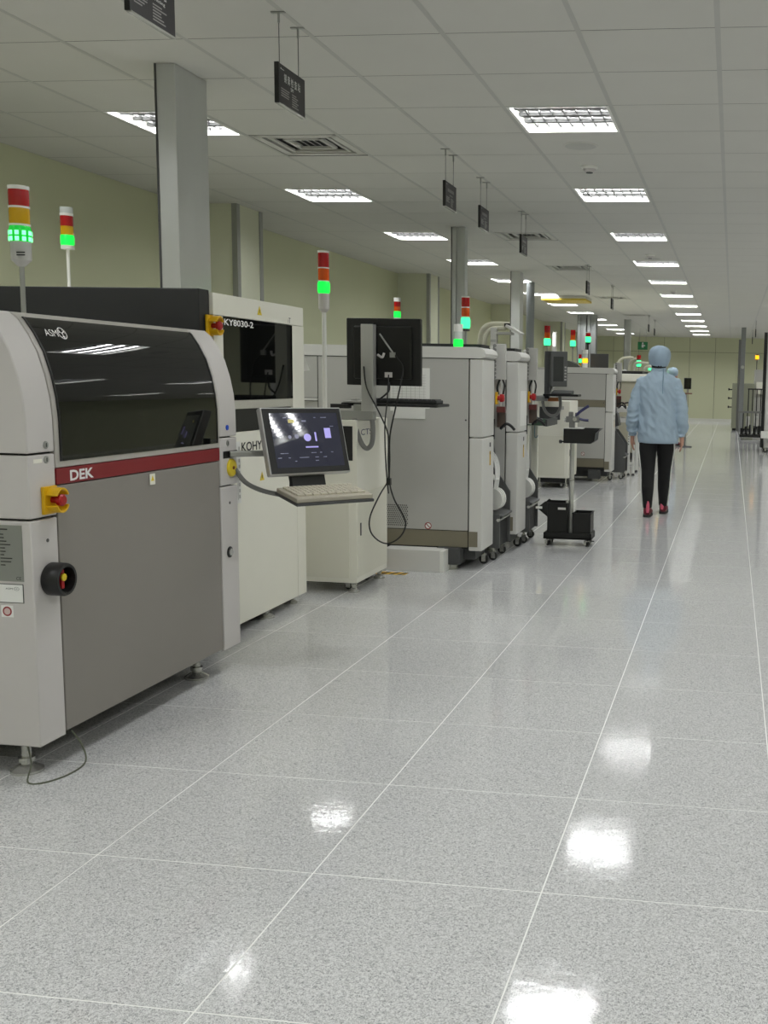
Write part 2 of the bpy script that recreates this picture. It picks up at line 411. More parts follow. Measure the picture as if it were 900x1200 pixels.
# hanging signs
def sign(y0, lb, lines, full):
    X0 = -1.915; W = 0.275; z0, z1 = 2.395, 2.56
    o = thing('hanging_sign', lb, 'sign', (X0, y0 + W / 2, z0), group='black signs hanging along the machine line')
    MB().box(X0 - 0.016, X0, y0 + 0.008, y0 + W, z0 + 0.006, z1).build('board', M_SIGN, o, bev=0.002)
    MB().box(X0 - 0.019, X0 + 0.001, y0, y0 + 0.008, z0 + 0.003, z1 + 0.002).build('end_cap', M_BLACK, o, bev=0.002)
    MB().box(X0 - 0.016, X0, y0 + 0.008, y0 + W, z0, z0 + 0.006).build('edge_strip', M_SIGNE, o)
    for yy in (y0 + 0.03, y0 + 0.225):
        w = MB().cyl((X0 - 0.008, yy, z1), (X0 - 0.008, yy, ZC - 0.02), 0.0016, 6).build('wire', M_DGREY, o)
        MB().cyl((X0 - 0.008, yy, ZC - 0.045), (X0 - 0.008, yy, ZC - 0.004), 0.005, 8).box(X0 - 0.04, X0 + 0.02, yy - 0.008, yy + 0.008, ZC - 0.006, ZC - 0.0012).build('clip', M_TRIM, w)
    R_, U_ = (0, 1, 0), (0, 0, 1); xx = X0 + 0.0004
    if full:
        text('logo_print', '●▬▬', M_WTXT, o, (xx, y0 + 0.02, z1 - 0.022), R_, U_, width=0.036, height=0.006)
        text('title_print', lines[0], M_WTXT, o, (xx, y0 + 0.055, z0 + 0.098), R_, U_, width=0.165, height=0.036)
        text('subtitle_print', lines[1], M_WTXT, o, (xx, y0 + lines[2], z0 + 0.078), R_, U_, width=lines[3], height=0.014)
    else:
        p = MB().box(xx - 0.0002, xx, y0 + 0.055, y0 + 0.21, z0 + 0.105, z0 + 0.125).box(xx - 0.0002, xx, y0 + 0.1, y0 + 0.18, z0 + 0.082, z0 + 0.09).box(xx - 0.0002, xx, y0 + 0.02, y0 + 0.05, z1 - 0.02, z1 - 0.013)
        p.build('title_print', mat('dull_print', (120, 118, 118), 0.6), o)
    p = MB(); rnd = random.Random(int(y0 * 100))
    for c0, nrow in ((0.025, 4), (0.135, 6)):
        for k in range(nrow):
            z = z0 + 0.066 - k * 0.0095; p.box(xx - 0.0002, xx, y0 + c0, y0 + c0 + rnd.uniform(0.045, 0.085), z, z + 0.0045)
    p.build('small_print', mat('faded_print', (150, 148, 146), 0.6), o)
sign(3.222, 'nearest hanging sign, black board cut off by the top of the picture', ('锡 膏 印 刷 站', 'Solder Printing', 0.06, 0.15), True)
sign(4.315, 'black hanging sign with five white characters beside the air vent', ('锡 膏 检 查 站', 'SPI', 0.12, 0.028), True)
for y0, lb in ((6.88, 'third black hanging sign from the front, in mid ceiling'), (7.85, 'fourth black hanging sign from the front, just behind the third'), (9.39, 'fifth black hanging sign, in front of the second air vent'),
               (13.68, 'sixth small black hanging sign beside the yellow ceiling panel'), (16.5, 'seventh small black hanging sign past the yellow panel'), (23.8, 'tiny far black hanging sign left of the walking person\'s cap'), (25.6, 'tiny farthest black hanging sign just above the walking person\'s cap')):
    sign(y0, lb, None, False)
o = thing('ceiling_panel', 'yellow flat panel fixed under the ceiling above the far machines', 'panel', (-3.05, 19.1, 2.69))
MB().box(-3.44, -2.64, 18.7, 19.5, 2.69, 2.72).build('board', mat('dull_yellow_board', (196, 170, 50), 0.5), o)
MB().box(-3.44, -2.64, 18.7, 19.5, 2.72, 2.757).build('backing', M_CEIL, o)
o = thing('exit_sign', 'green exit sign hanging near the back wall', 'exit sign', (-2.57, 30, 2.18))
MB().box(-2.71, -2.43, 29.98, 30.02, 2.18, 2.40).build('board', mat('exit_green', (30, 120, 70), 0.4), o)
MB().lathe([(0.025, 0), (0.025, 0.004)], (-2.57, 29.98, 2.36), (0, -1, 0), 10).box(-2.60, -2.54, 29.974, 29.98, 2.24, 2.33).box(-2.54, -2.5, 29.974, 29.98, 2.28, 2.31).build('running_figure', M_WTXT, o)
MB().cyl((-2.66, 30, 2.4), (-2.66, 30, ZC), 0.006, 6).cyl((-2.48, 30, 2.4), (-2.48, 30, ZC), 0.006, 6).build('hanger', M_TRIM, o)
# ------------------------------------------------------------------ common machine fittings
def foot(p, x, y, ztop, r=0.045, name='levelling_foot'):
    return MB().lathe([(r, 0), (r, 0.008), (r * 0.55, 0.022), (r * 0.35, 0.026), (r * 0.35, 0.034), (r * 0.5, 0.034), (r * 0.5, 0.048), (r * 0.3, 0.048), (r * 0.3, ztop)] if ztop > 0.055 else [(r, 0), (r, 0.006), (r * 0.5, 0.018), (r * 0.32, 0.02), (r * 0.32, ztop)], (x, y, 0), n=18).build(name, M_CHROME, p, smooth=True)
def caster(p, x, y, r=0.03, ztop=None, ax=(0, 1, 0), lock=False):
    ax = Vector(ax); o = MB().lathe([(r * 0.7, -0.012), (r, -0.008), (r, 0.008), (r * 0.7, 0.012)], (x, y, r), ax, 16).build('caster', M_BLACK, p, smooth=True)
    f = MB(); sx = ax * 0.014
    for sgn in (-1, 1):
        q = Vector((x, y, 0)) + sx * sgn
        f.obox(q + Vector((0, 0, r * 1.3)), 0.03 if ax.y else 0.003, 0.003 if ax.y else 0.03, r * 1.5, Matrix.Identity(3))
    f.box(x - 0.018, x + 0.018, y - 0.018, y + 0.018, r * 2.0, r * 2.15); f.cyl((x, y, r * 2.1), (x, y, ztop or r * 2.5), 0.009, 8)
    f.build('fork', M_CHROME, o); return o
def estop(p, c, s=1.0):
    """emergency stop on a +X face: yellow guard and red mushroom button"""
    x, y, z = c; g = MB()
    g.box(x, x + 0.012 * s, y - 0.045 * s, y + 0.03 * s, z - 0.05 * s, z + 0.05 * s)
    up = [(y + 0.04 * s * math.cos(a), z + 0.046 * s * math.sin(a)) for a in [math.radians(t) for t in range(25, 156, 13)]]
    inn = [(y + 0.033 * s * math.cos(a), z + 0.038 * s * math.sin(a)) for a in [math.radians(t) for t in range(155, 24, -13)]]
    g.prism('x', up + inn, x, x + 0.055 * s); g.prism('x', [(a, 2 * z - b) for a, b in up + inn], x, x + 0.055 * s)
    o = g.build('emergency_stop', M_YEL, p, bev=0.002 * s)
    MB().lathe([(0.012 * s, 0), (0.012 * s, 0.024 * s), (0.021 * s, 0.026 * s), (0.022 * s, 0.04 * s), (0.016 * s, 0.046 * s), (0.0, 0.047 * s)], (x + 0.012 * s, y, z), (1, 0, 0), 18).build('button', M_REDB, o, smooth=True)
    return o
def tower(p, x, y, z0, segs, r=0.03, pole=0.008, pm=None, taper=True, name='signal_tower'):
    """z0 foot of pole; segs from the bottom: (material, height, radius factor)"""
    zs = segs[0]; o = MB().cyl((x, y, z0), (x, y, zs), pole, 10)
    o = o.build(name, pm or M_TRIM, p, smooth=True); z = zs
    for m, h, k in segs[1:]:
        nm = {M_LENSR: 'red_lens', M_LENSO: 'orange_lens', M_LENSY: 'amber_lens', M_LENSG: 'green_lens', M_LENSGD: 'green_lens', M_LENSG2: 'green_lens', M_LENSA: 'amber_lens', M_CLEAR: 'clear_lens', M_WHITE: 'ring', M_LGREY: 'socket', M_AGREY: 'socket', M_DGREY: 'ring', M_BLACK: 'socket'}.get(m, 'segment')
        if nm == 'socket': pr = [(pole * 1.2, 0), (r * 0.98, min(0.02, h * 0.35)), (r, h)]
        elif nm in ('ring', 'segment'): pr = [(r * 1.03, 0), (r * 1.03, h)]
        else: pr = [(r * 0.97, 0), (r * k, h * 0.2), (r * k, h * 0.8), (r * 0.97, h)]
        MB().lathe(pr, (x, y, z), n=20).build(nm, m, o, smooth=True); z += h
    return o
def triangle_label(p, x, y, z, s=0.045):
    o = MB().prism('x', [(y - s / 2, z), (y + s / 2, z), (y, z + s * 0.9)], x, x + 0.0012).build('warning_label', M_YELL, p)
    MB().prism('x', [(y - s * 0.05, z + s * 0.2), (y + s * 0.05, z + s * 0.2), (y + s * 0.07, z + s * 0.55), (y - s * 0.07, z + s * 0.55)], x + 0.0012, x + 0.0016).build('mark', M_BTXT, o)
def bars(x0, x1, z, n, dz, y, rnd, h=0.003, both=True):
    m = MB()
    for k in range(n):
        m.box(x0, x0 + (x1 - x0) * rnd.uniform(0.3, 0.6), y, y + 0.0004, z - k * dz, z - k * dz + h)
        if both: m.box(x0 + (x1 - x0) * 0.72, x0 + (x1 - x0) * rnd.uniform(0.76, 0.9), y, y + 0.0004, z - k * dz, z - k * dz + h)
    return m

# ------------------------------------------------------------------ solder paste printer (nearest machine)
P = thing('paste_printer', 'nearest machine, grey printer with curved black glass hood and red band', 'machine', (-2.75, 3.55, 0))
XF, XBK = -2.085, -3.45
prof = [(-2.085, 1.05), (-2.086, 1.126), (-2.092, 1.19), (-2.106, 1.26), (-2.128, 1.33), (-2.157, 1.385), (-2.187, 1.428), (-2.215, 1.45)]
def cut(z0, z1, inset=0.0):
    """front profile between two heights, as a closed section running to the back"""
    full = [(-2.085, 0.0)] + prof; pts = []
    def xat(z):
        for a, b in zip(full, full[1:]):
            if a[1] <= z <= b[1]: return a[0] + (b[0] - a[0]) * (z - a[1]) / max(1e-6, b[1] - a[1])
        return full[-1][0]
    pts = [(xat(z0), z0)] + [q for q in full if z0 + 0.004 < q[1] < z1 - 0.004] + [(xat(z1), z1)]
    return [(a - inset, b) for a, b in pts]
core = cut(0.125, 1.44, 0.02) + [(XBK, 1.44), (XBK, 0.125)]
MB().prism('y', core, 2.90, 4.20).build('core', M_MBLACK, P)
for a, b, ys, nm in ((0.11, 0.817, None, 'lower'), (0.824, 1.016, None, 'middle'), (1.023, 1.45, None, 'upper')):
    MB().prism('y', cut(a, b) + [(XBK, b), (XBK, a)], 2.88, 3.006).build('left_%s_cover' % nm, M_LGREY, P, bev=0.004, smooth=True)
for a, b, nm in ((0.11, 0.803, 'lower'), (0.809, 1.007, 'middle'), (1.013, 1.45, 'upper')):
    MB().prism('y', cut(a, b) + [(XBK, b), (XBK, a)], 4.074, 4.22).build('right_%s_cover' % nm, M_LGREY, P, bev=0.004, smooth=True)
MB().prism('y', cut(0.12, 0.914, 0.002) + [(-2.2, 0.914), (-2.2, 0.12)], 3.014, 4.068).build('front_door', M_GREY, P, bev=0.003)
rb = MB().prism('y', cut(0.917, 0.968) + [(-2.2, 0.968), (-2.2, 0.917)], 3.012, 4.069).build('name_band', M_RED, P, bev=0.002)
hood = cut(0.97, 1.45)
MB().prism('y', hood + [(-2.6, 1.45), (-2.6, 0.97)], 3.012, 4.069).build('hood_frame', M_FRAME, P, bev=0.003, smooth=True)
gl = cut(0.99, 1.434)
G = MB().sheet('y', gl, 3.04, 4.045, 0.0025).build('hood_window', M_GLASS, P, smooth=True)
MB().box(-3.4, -2.24, 2.9, 4.2, 1.44, 1.452).build('top_panel', M_LGREY, P)
# a soft edge trim round the glass
for a, b in ((3.032, 3.040), (4.045, 4.053)):
    MB().sheet('y', gl, a, b, 0.004).build('window_gasket', M_BLACK, P)
# lettering
text('brand_print', 'DEK', M_WTXT, rb, (XF + 0.0006, 3.078, 0.924), (0, 1, 0), (0, 0, 1), height=0.034, width=0.125, bold=0.03)
tz = Vector((-0.5, 0, 0.866)).normalized()
A0 = Vector((-2.1535, 3.085, 1.378)) + Vector((0.866, 0, 0.5)) * 0.004
text('brand_print', 'ASM', M_WTXT, G, A0, (0, 1, 0), tz, height=0.025, width=0.064)
ring = MB(); cc = A0 + Vector((0, 0.090, 0)) + tz * 0.014
for rad, w in ((0.0215, 0.003),):
    n = 28
    for k in range(n):
        a0, a1 = 2 * math.pi * k / n, 2 * math.pi * (k + 1) / n
        q = [cc + Vector((0, 1, 0)) * math.cos(a) * r_ + tz * math.sin(a) * r_ for a, r_ in ((a0, rad), (a1, rad), (a1, rad - w), (a0, rad - w))]
        ring._add(q, [(0, 1, 2, 3)])
for k in range(3):
    a = math.pi / 2 + k * 2 * math.pi / 3 + math.pi / 3; d = Vector((0, 1, 0)) * math.cos(a) + tz * math.sin(a); e = Vector((0, 1, 0)) * -math.sin(a) + tz * math.cos(a)
    ring._add([cc - e * 0.0016, cc + e * 0.0016, cc + d * 0.019 + e * 0.0016, cc + d * 0.019 - e * 0.0016], [(0, 1, 2, 3)])
    for sgn in (-1, 1):
        st = cc + d * 0.009; en = st + (d * 0.5 + e * 0.86 * sgn) * 0.009
        ring._add([st, st + d * 0.003, en + d * 0.003, en], [(0, 1, 2, 3)])
ring.build('emblem_print', M_WTXT, G)
triangle_label(P, XF, 3.555, 0.88, 0.001)
lb = MB().box(XF, XF + 0.001, 3.54, 3.575, 0.866, 0.906).build('caution_label', M_CREAM, P)
MB().prism('x', [(3.547, 0.88), (3.568, 0.88), (3.5575, 0.9)], XF + 0.001, XF + 0.0014).build('mark', M_YELL, lb)
estop(P, (XF, 2.972, 0.875), 0.86)
rs = MB().lathe([(0.049, 0), (0.052, 0.004), (0.052, 0.05), (0.049, 0.056), (0.040, 0.056), (0.036, 0.02), (0.0, 0.02)], (XF, 2.962, 0.628), (1, 0, 0), 32).build('main_switch', M_BLACK, P, smooth=True)
MB().box(XF + 0.02, XF + 0.042, 2.955, 2.969, 0.598, 0.658).build('handle', M_REDB, rs, bev=0.002)
MB().lathe([(0.012, 0), (0.012, 0.005), (0, 0.006)], (XF + 0.042, 2.962, 0.635), (1, 0, 0), 8).build('pointer', M_YELL, rs)
for y, z in ((2.955, 0.75), (4.147, 0.733)): MB().lathe([(0.006, 0), (0.006, 0.0015), (0, 0.0015)], (XF, y, z), (1, 0, 0), 10).build('screw', M_DGREY, P)
for y, z in ((2.965, 1.0), (2.965, 1.045), (4.14, 0.985)):
    q = MB().lathe([(0.012, 0), (0.012, 0.002), (0.009, 0.003), (0, 0.003)], (XF, y, z), (1, 0, 0), 16).build('lock', M_TRIM, P)
    MB().box(XF + 0.003, XF + 0.004, y - 0.0015, y + 0.0015, z - 0.006, z + 0.006).build('keyway', M_DGREY, q)
q = MB().lathe([(0.024, 0), (0.024, 0.003), (0.02, 0.006), (0, 0.006)], (XF, 4.137, 0.524), (1, 0, 0), 20).build('lock', M_BLACK, P)
MB().lathe([(0.016, 0), (0.016, 0.003), (0, 0.003)], (XF + 0.006, 4.137, 0.524), (1, 0, 0), 16).build('barrel', M_CHROME, q)
MB().lathe([(0.011, 0), (0.011, 0.003), (0, 0.004)], (XF, 4.137, 1.05), (1, 0, 0), 16).build('blue_cap', M_BLUE, P)
q = MB().lathe([(0.038, 0), (0.038, 0.006), (0.034, 0.010), (0, 0.011)], (XF, 4.165, 0.88), (1, 0, 0), 24).build('yellow_disc', M_YELL, P, smooth=True)
MB().lathe([(0.007, 0), (0.007, 0.004), (0, 0.004)], (XF + 0.0105, 4.165, 0.88), (1, 0, 0), 10).build('hub', mat('rust_brown', (120, 60, 20), 0.5), q)
MB().box(XF - 0.03, XF + 0.0006, 4.098, 4.222, 0.922, 0.952).build('cable_slot', M_BLACK, P)
MB().box(XF + 0.0, XF + 0.0008, 2.905, 2.945, 0.992, 1.004).build('sticker', M_CREAM, P)
# plates on the end face
yE = 2.88
pl = MB().box(-2.36, -2.115, yE - 0.0015, yE, 0.632, 0.805).build('rating_plate', M_PLATE, P)
bars(-2.35, -2.125, 0.79, 1, 0.01, yE - 0.0022, random.Random(3), 0.004).build('plate_print', M_BTXT, pl)
bars(-2.35, -2.125, 0.775, 10, 0.0105, yE - 0.0022, random.Random(4), 0.003).build('plate_print', M_BTXT, pl)
bars(-2.33, -2.15, 0.664, 3, 0.006, yE - 0.0022, random.Random(5), 0.003, False).build('plate_print', M_BTXT, pl)
text('mark_print', 'CE', M_BTXT, pl, (-2.139, yE - 0.0016, 0.637), (1, 0, 0), (0, 0, 1), height=0.010)
pl = MB().box(-2.36, -2.118, yE - 0.0015, yE, 0.565, 0.624).build('supplier_plate', M_BTXT, P)
MB().box(-2.358, -2.120, yE - 0.002, yE - 0.0015, 0.567, 0.622).build('plate_face', M_PAPER, pl)
text('plate_print', 'DEK', M_BTXT, pl, (-2.235, yE - 0.002, 0.606), (1, 0, 0), (0, 0, 1), height=0.010, width=0.03)
text('plate_print', 'ASM ⊗', M_BTXT, pl, (-2.176, yE - 0.002, 0.604), (1, 0, 0), (0, 0, 1), height=0.011, width=0.045)
bars(-2.34, -2.13, 0.594, 3, 0.010, yE - 0.0025, random.Random(8), 0.003, False).build('plate_print', M_BTXT, pl)
pl = MB().box(-2.195, -2.155, yE - 0.0012, yE, 0.52, 0.556).build('round_sticker', M_PAPER, P)
MB().lathe([(0.015, 0), (0.015, 0.0004), (0.010, 0.0004)], (-2.175, yE - 0.0012, 0.538), (0, -1, 0), 20).build('ring', mat('sticker_red', (150, 40, 44), 0.5), pl)
MB().lathe([(0.0105, 0), (0.0105, 0.0005)], (-2.175, yE - 0.0016, 0.538), (0, -1, 0), 20).build('disc', mat('sticker_pink', (214, 190, 186), 0.6), pl)
MB().lathe([(0.007, 0), (0.007, 0.0012), (0, 0.0012)], (-2.215, yE - 0.0, 1.245), (0, -1, 0), 12).build('screw', M_DGREY, P)
for x, y in ((-2.19, 2.955), (-2.19, 4.03), (-3.3, 2.955), (-3.3, 4.1)): foot(P, x, y, 0.115, 0.05)
MB().tube([(-2.17, 2.93, 0.112), (-2.15, 2.92, 0.04), (-2.12, 2.86, 0.004), (-2.07, 2.87, 0.003), (-2.04, 2.95, 0.003), (-2.045, 3.04, 0.01), (-2.07, 3.06, 0.06), (-2.09, 3.04, 0.112)], 0.0028, 6).build('earth_wire', mat('grey_green_wire', (96, 100, 84), 0.5), P, smooth=True)
t = tower(P, -2.306, 3.2, 1.445, [1.605, (M_AGREY, 0.078, 1), (M_LENSGD, 0.05, 1.08), (M_WHITE, 0.006, 1), (M_LENSY, 0.05, 1.0), (M_WHITE, 0.006, 1), (M_LENSR, 0.052, 1.0), (M_WHITE, 0.012, 1)], r=0.031)
LED = mat('bright_green_led', (150, 255, 190), 0.3, emit=(110, 255, 160), estr=1.6)
for k in range(10):
    a = 2 * math.pi * k / 10
    for zz in (1.6915, 1.7105):
        MB().obox((-2.306 + 0.0335 * math.cos(a), 3.2 + 0.0335 * math.sin(a), zz), 0.003, 0.012, 0.014, Matrix.Rotation(a, 3, 'Z')).build('led', LED, t, bev=0.0012)
MB().box(-2.3, -2.27, 3.1685, 3.169, 1.645, 1.649).box(-2.3, -2.27, 3.1685, 3.169, 1.637, 1.641).build('slot', M_BLACK, t)

# ------------------------------------------------------------------ operator terminal on its arm
T = thing('operator_terminal', 'tilted touchscreen monitor with keyboard on an arm beside the nearest machine', 'monitor', (-1.9, 4.25, 0.7))
yaw = math.radians(52.0); tilt = math.radians(17.3)
u = Vector((math.cos(yaw), math.sin(yaw), 0)); nn = Vector((math.sin(yaw), -math.cos(yaw), 0)); up = Vector((0, 0, 1)) * math.cos(tilt) - nn * math.sin(tilt); n3 = u.cross(up)
if n3.dot(nn) < 0: n3 = -n3
def fr(c, a, b, d=0.0): return Vector(c) + u * a + up * b + n3 * d
C0 = Vector((-1.806, 4.30, 0.996)); W2, H2 = 0.191, 0.147
Rm = Matrix((u, up, n3)).transposed()
MB().obox(fr(C0, 0, 0, -0.020), 2 * W2, 2 * H2, 0.036, Rm).build('housing', mat('silver_monitor_shell', (196, 196, 194), 0.35, 0.3), T, bev=0.006, segs=3)
bz = MB().obox(fr(C0, 0, 0, -0.001), 2 * W2 - 0.012, 2 * H2 - 0.012, 0.004, Rm).build('bezel', M_BLACK, T, bev=0.001)
SC = mat('touchscreen', (24, 25, 34), 0.03, emit=(66, 68, 86), estr=0.28, coat=0.3)
scr = MB().obox(fr(C0, 0.004, 0.002, 0.0012), 2 * W2 - 0.062, 2 * H2 - 0.056, 0.001, Rm).build('screen', SC, T)
UI = mat('screen_lilac', (150, 140, 210), 0.2, emit=(165, 160, 220), estr=0.5); UI2 = mat('screen_grey', (90, 92, 110), 0.2, emit=(110, 112, 130), estr=0.5); UIY = mat('screen_ochre', (170, 160, 90), 0.2, emit=(170, 160, 90), estr=0.5)
def ui(a, b, w, h, m): MB().obox(fr(C0, a, b, 0.0019), w, h, 0.0004, Rm).build('screen_graphic', m, scr)
def uic(a, b, r, m): MB().lathe([(r, 0), (r, 0.0004)], fr(C0, a, b, 0.0017), n3, 20).build('screen_graphic', m, scr)
ui(0.105, 0.03, 0.03, 0.045, UI); ui(0.045, 0.015, 0.008, 0.04, UI); ui(0.02, -0.03, 0.06, 0.006, UI); uic(0.005, 0.012, 0.017, UI); uic(-0.045, 0.018, 0.010, UI2); uic(-0.078, 0.016, 0.008, UI2)
ui(-0.06, 0.085, 0.028, 0.014, UIY); ui(0.0, 0.085, 0.02, 0.008, UI2)
rnd = random.Random(5)
for k in range(22): ui(rnd.uniform(-0.14, 0.14), rnd.choice((-0.055, -0.075, -0.09, 0.10, 0.06)), rnd.uniform(0.006, 0.018), 0.003, UI2)
q = fr(C0, 0, 0, -0.05)
MB().obox(fr(C0, 0.0, -0.13, -0.05), 0.16, 0.16, 0.025, Rm).build('rear_bracket', M_MBLACK, T, bev=0.003)
MB().obox((-1.985, 4.245, 0.938), 0.27, 0.034, 0.024, Matrix.Rotation(math.atan2(0.17, 0.20), 3, 'Z')).build('arm', M_TRIM, T, bev=0.004)
MB().cyl((-1.885, 4.335, 0.76), (-1.885, 4.335, 0.99), 0.016, 14).build('swivel', M_DGREY, T)
# keyboard on a tray in front of the screen
ky = math.radians(50); ku = Vector((math.cos(ky), math.sin(ky), 0)); kf = Vector((math.sin(ky), -math.cos(ky), 0)); kt = math.radians(9)
kd = (kf * math.cos(kt) - Vector((0, 0, 1)) * math.sin(kt)); kn = ku.cross(-kd)
if kn.z < 0: kn = -kn
KM = Matrix((ku, -kd, kn)).transposed(); K0 = Vector((-1.70, 4.24, 0.785))
MB().obox(K0 - kn * 0.024, 0.36, 0.20, 0.012, KM).build('keyboard_tray', M_DGREY, T, bev=0.003)
kb = MB().obox(K0 - kn * 0.008, 0.355, 0.185, 0.02, KM).build('keyboard', mat('beige_keyboard_case', (176, 170, 154), 0.5), T, bev=0.004)
KEY = mat('keycap', (206, 200, 182), 0.5)
for r in range(6):
    n = 15 if r < 5 else 9; w = 0.32 / n
    for c in range(n):
        ww = w * 0.84; d = -0.066 + r * 0.0235
        MB().obox(K0 + ku * (-0.16 + w * (c + 0.5)) + kd * d + kn * 0.005, ww, 0.018, 0.009, KM).build('key', KEY, kb)
MB().obox((-1.815, 4.295, 0.758), 0.20, 0.05, 0.012, Matrix.Rotation(-0.5, 3, 'Z')).build('tray_bracket', M_DGREY, T)
hs = MB().tube([(-2.08, 4.19, 0.872), (-2.05, 4.22, 0.815), (-1.995, 4.24, 0.782), (-1.93, 4.27, 0.762), (-1.88, 4.29, 0.756)], 0.010, 10).build('cable_hose', M_HOSE, T, smooth=True)

# ------------------------------------------------------------------ paste inspection machine
I = thing('inspection_machine', 'cream inspection machine with black window, second in the line', 'machine', (-2.95, 5.0, 0))
XK = -2.355; XKB = -3.6
MB().box(XKB, -2.372, 4.47, 4.565, 0.05, 1.648).build('black_end_cover', M_MBLACK, I, bev=0.004)
MB().box(XKB, -2.38, 4.566, 5.575, 0.06, 1.634).build('core', M_MBLACK, I)
MB().box(-2.40, XK, 4.567, 5.582, 1.538, 1.638).build('top_front_panel', M_CREAM, I, bev=0.003)
MB().box(-2.40, XK, 4.567, 4.655, 1.145, 1.536).build('left_post', M_CREAM, I)
MB().box(-2.40, XK, 5.43, 5.582, 0.995, 1.536).build('right_post', M_CREAM, I)
w = MB().box(-2.40, XK + 0.001, 4.657, 5.428, 1.148, 1.535).build('window', M_GLASS, I)
text('model_print', 'KY8030-2', M_WTXT, w, (XK + 0.0014, 4.665, 1.497), (0, 1, 0), (0, 0, 1), height=0.030, width=0.30, bold=0.02)
text('logo_print', 'ıT', M_BTXT, I, (XK + 0.0004, 5.38, 1.546), (0, 1, 0), (0, 0, 1), height=0.028)
MB().box(-2.40, XK, 4.657, 5.428, 1.105, 1.146).build('sill', mat('perforated_sill', (190, 188, 176), 0.5, var=0.25, scale=260), I)
MB().box(-2.40, XK - 0.012, 4.567, 5.428, 0.997, 1.103).build('access_slot', M_BLACK, I)
MB().box(-2.40, XK, 4.567, 4.655, 0.997, 1.143).build('slot_side', M_CREAM, I)
MB().box(-2.40, XK, 4.567, 5.466, 0.05, 0.993).build('lower_door', M_CREAM, I, bev=0.003)
MB().box(-2.40, XK, 5.469, 5.582, 0.05, 0.993).build('lower_post', M_CREAM, I, bev=0.002)
MB().box(XKB, -2.402, 5.576, 5.582, 0.05, 1.638).build('far_side_panel', M_CREAM, I)
MB().box(XKB, -2.402, 4.567, 5.575, 1.634, 1.64).build('top_panel', M_CREAM, I)
text('brand_print', 'KOHYOUNG', M_BTXT, I, (XK + 0.0004, 4.815, 0.897), (0, 1, 0), (0, 0, 1), height=0.045, width=0.46, bold=0.02)
triangle_label(I, XK, 5.04, 1.566, 0.05); triangle_label(I, XK, 5.035, 0.738, 0.05)
estop(I, (XK - 0.012, 4.555, 1.488), 0.95)
MB().box(-2.09, -2.0895, 4.226, 4.262, 0.72, 0.985).build('paper_label', M_PAPER, P)
m = MB().box(-2.0893, -2.0890, 4.232, 4.236, 0.735, 0.86)
for k in range(9): m.box(-2.0893, -2.0890, 4.243, 4.256, 0.74 + k * 0.026, 0.755 + k * 0.026)
m.build('label_print', M_AGREY, P)
s_ = MB(); s_._add([(-2.39, 5.585, 1.48), (-2.33, 5.60, 1.30), (-2.40, 5.60, 1.29), (-2.42, 5.585, 1.47)], [(0, 1, 2, 3)]); s_._add([(-2.39, 5.587, 1.48), (-2.33, 5.602, 1.30), (-2.40, 5.602, 1.29), (-2.42, 5.587, 1.47)], [(0, 1, 2, 3)]); s_.build('paper_tag', M_PAPER, I)
for x, y in ((-2.42, 4.72), (-2.42, 5.5), (-3.45, 4.72), (-3.45, 5.5)): foot(I, x, y, 0.06, 0.04)
MB().lathe([(0.075, 0), (0.075, 0.012), (0.05, 0.03), (0.045, 0.06)], (-2.47, 5.12, 0), n=20).build('support_pad', M_BLACK, I, smooth=True)
foot(I, -2.40, 5.14, 0.06, 0.05)
tower(I, -3.28, 4.9, 1.638, [1.865, (M_WHITE, 0.018, 1), (M_LENSG, 0.05, 1.05), (M_LENSY, 0.042, 1.0), (M_LENSR, 0.05, 1.0), (M_WHITE, 0.012, 1), (M_CLEAR, 0.03, 1)], r=0.03, pm=M_WHITE)

def duct(lb, x0, x1, y0, y1, z0, m, round_=False, groove=0.0):
    o = thing('exhaust_duct', lb, 'duct', ((x0 + x1) / 2, (y0 + y1) / 2, z0), group='ducts rising from the machines to the ceiling')
    if round_:
        r = (x1 - x0) / 2; pr = []; z = z0 + 0.012; k = 0
        while z < ZC - 0.012: pr.append((r * (0.93 if k % 2 else 1.0), z - z0)); z += 0.02; k += 1
        MB().lathe(pr, ((x0 + x1) / 2, (y0 + y1) / 2, z0), n=16).build('flexible_pipe', m, o, smooth=True)
        MB().cyl(((x0 + x1) / 2, (y0 + y1) / 2, z0), ((x0 + x1) / 2, (y0 + y1) / 2, z0 + 0.015), r * 1.2, 16).build('collar', M_TRIM, o)
    else:
        if groove:
            g = groove; MB().box(x0, x0 + (x1 - x0) * 0.35, y0, y1, z0, ZC - 0.0015).box(x1 - (x1 - x0) * 0.35, x1, y0, y1, z0, ZC - 0.0015).box(x0 + 0.002, x1 - 0.002, y0 + g, y1 - g, z0, ZC - 0.0015).build('channel', m, o)
        else: MB().box(x0, x1, y0, y1, z0, ZC - 0.0015).build('casing', m, o, bev=0.004)
        MB().box(x0 - 0.004, x0 + 0.006, y0 - 0.004, y0 + 0.006, z0, ZC - 0.0015).build('edge_seam', M_DGREY, o)
    return o
duct('wide galvanised duct standing on the second machine, reaching the ceiling', -2.85, -2.747, 5.0, 5.315, 1.641, M_DUCT)

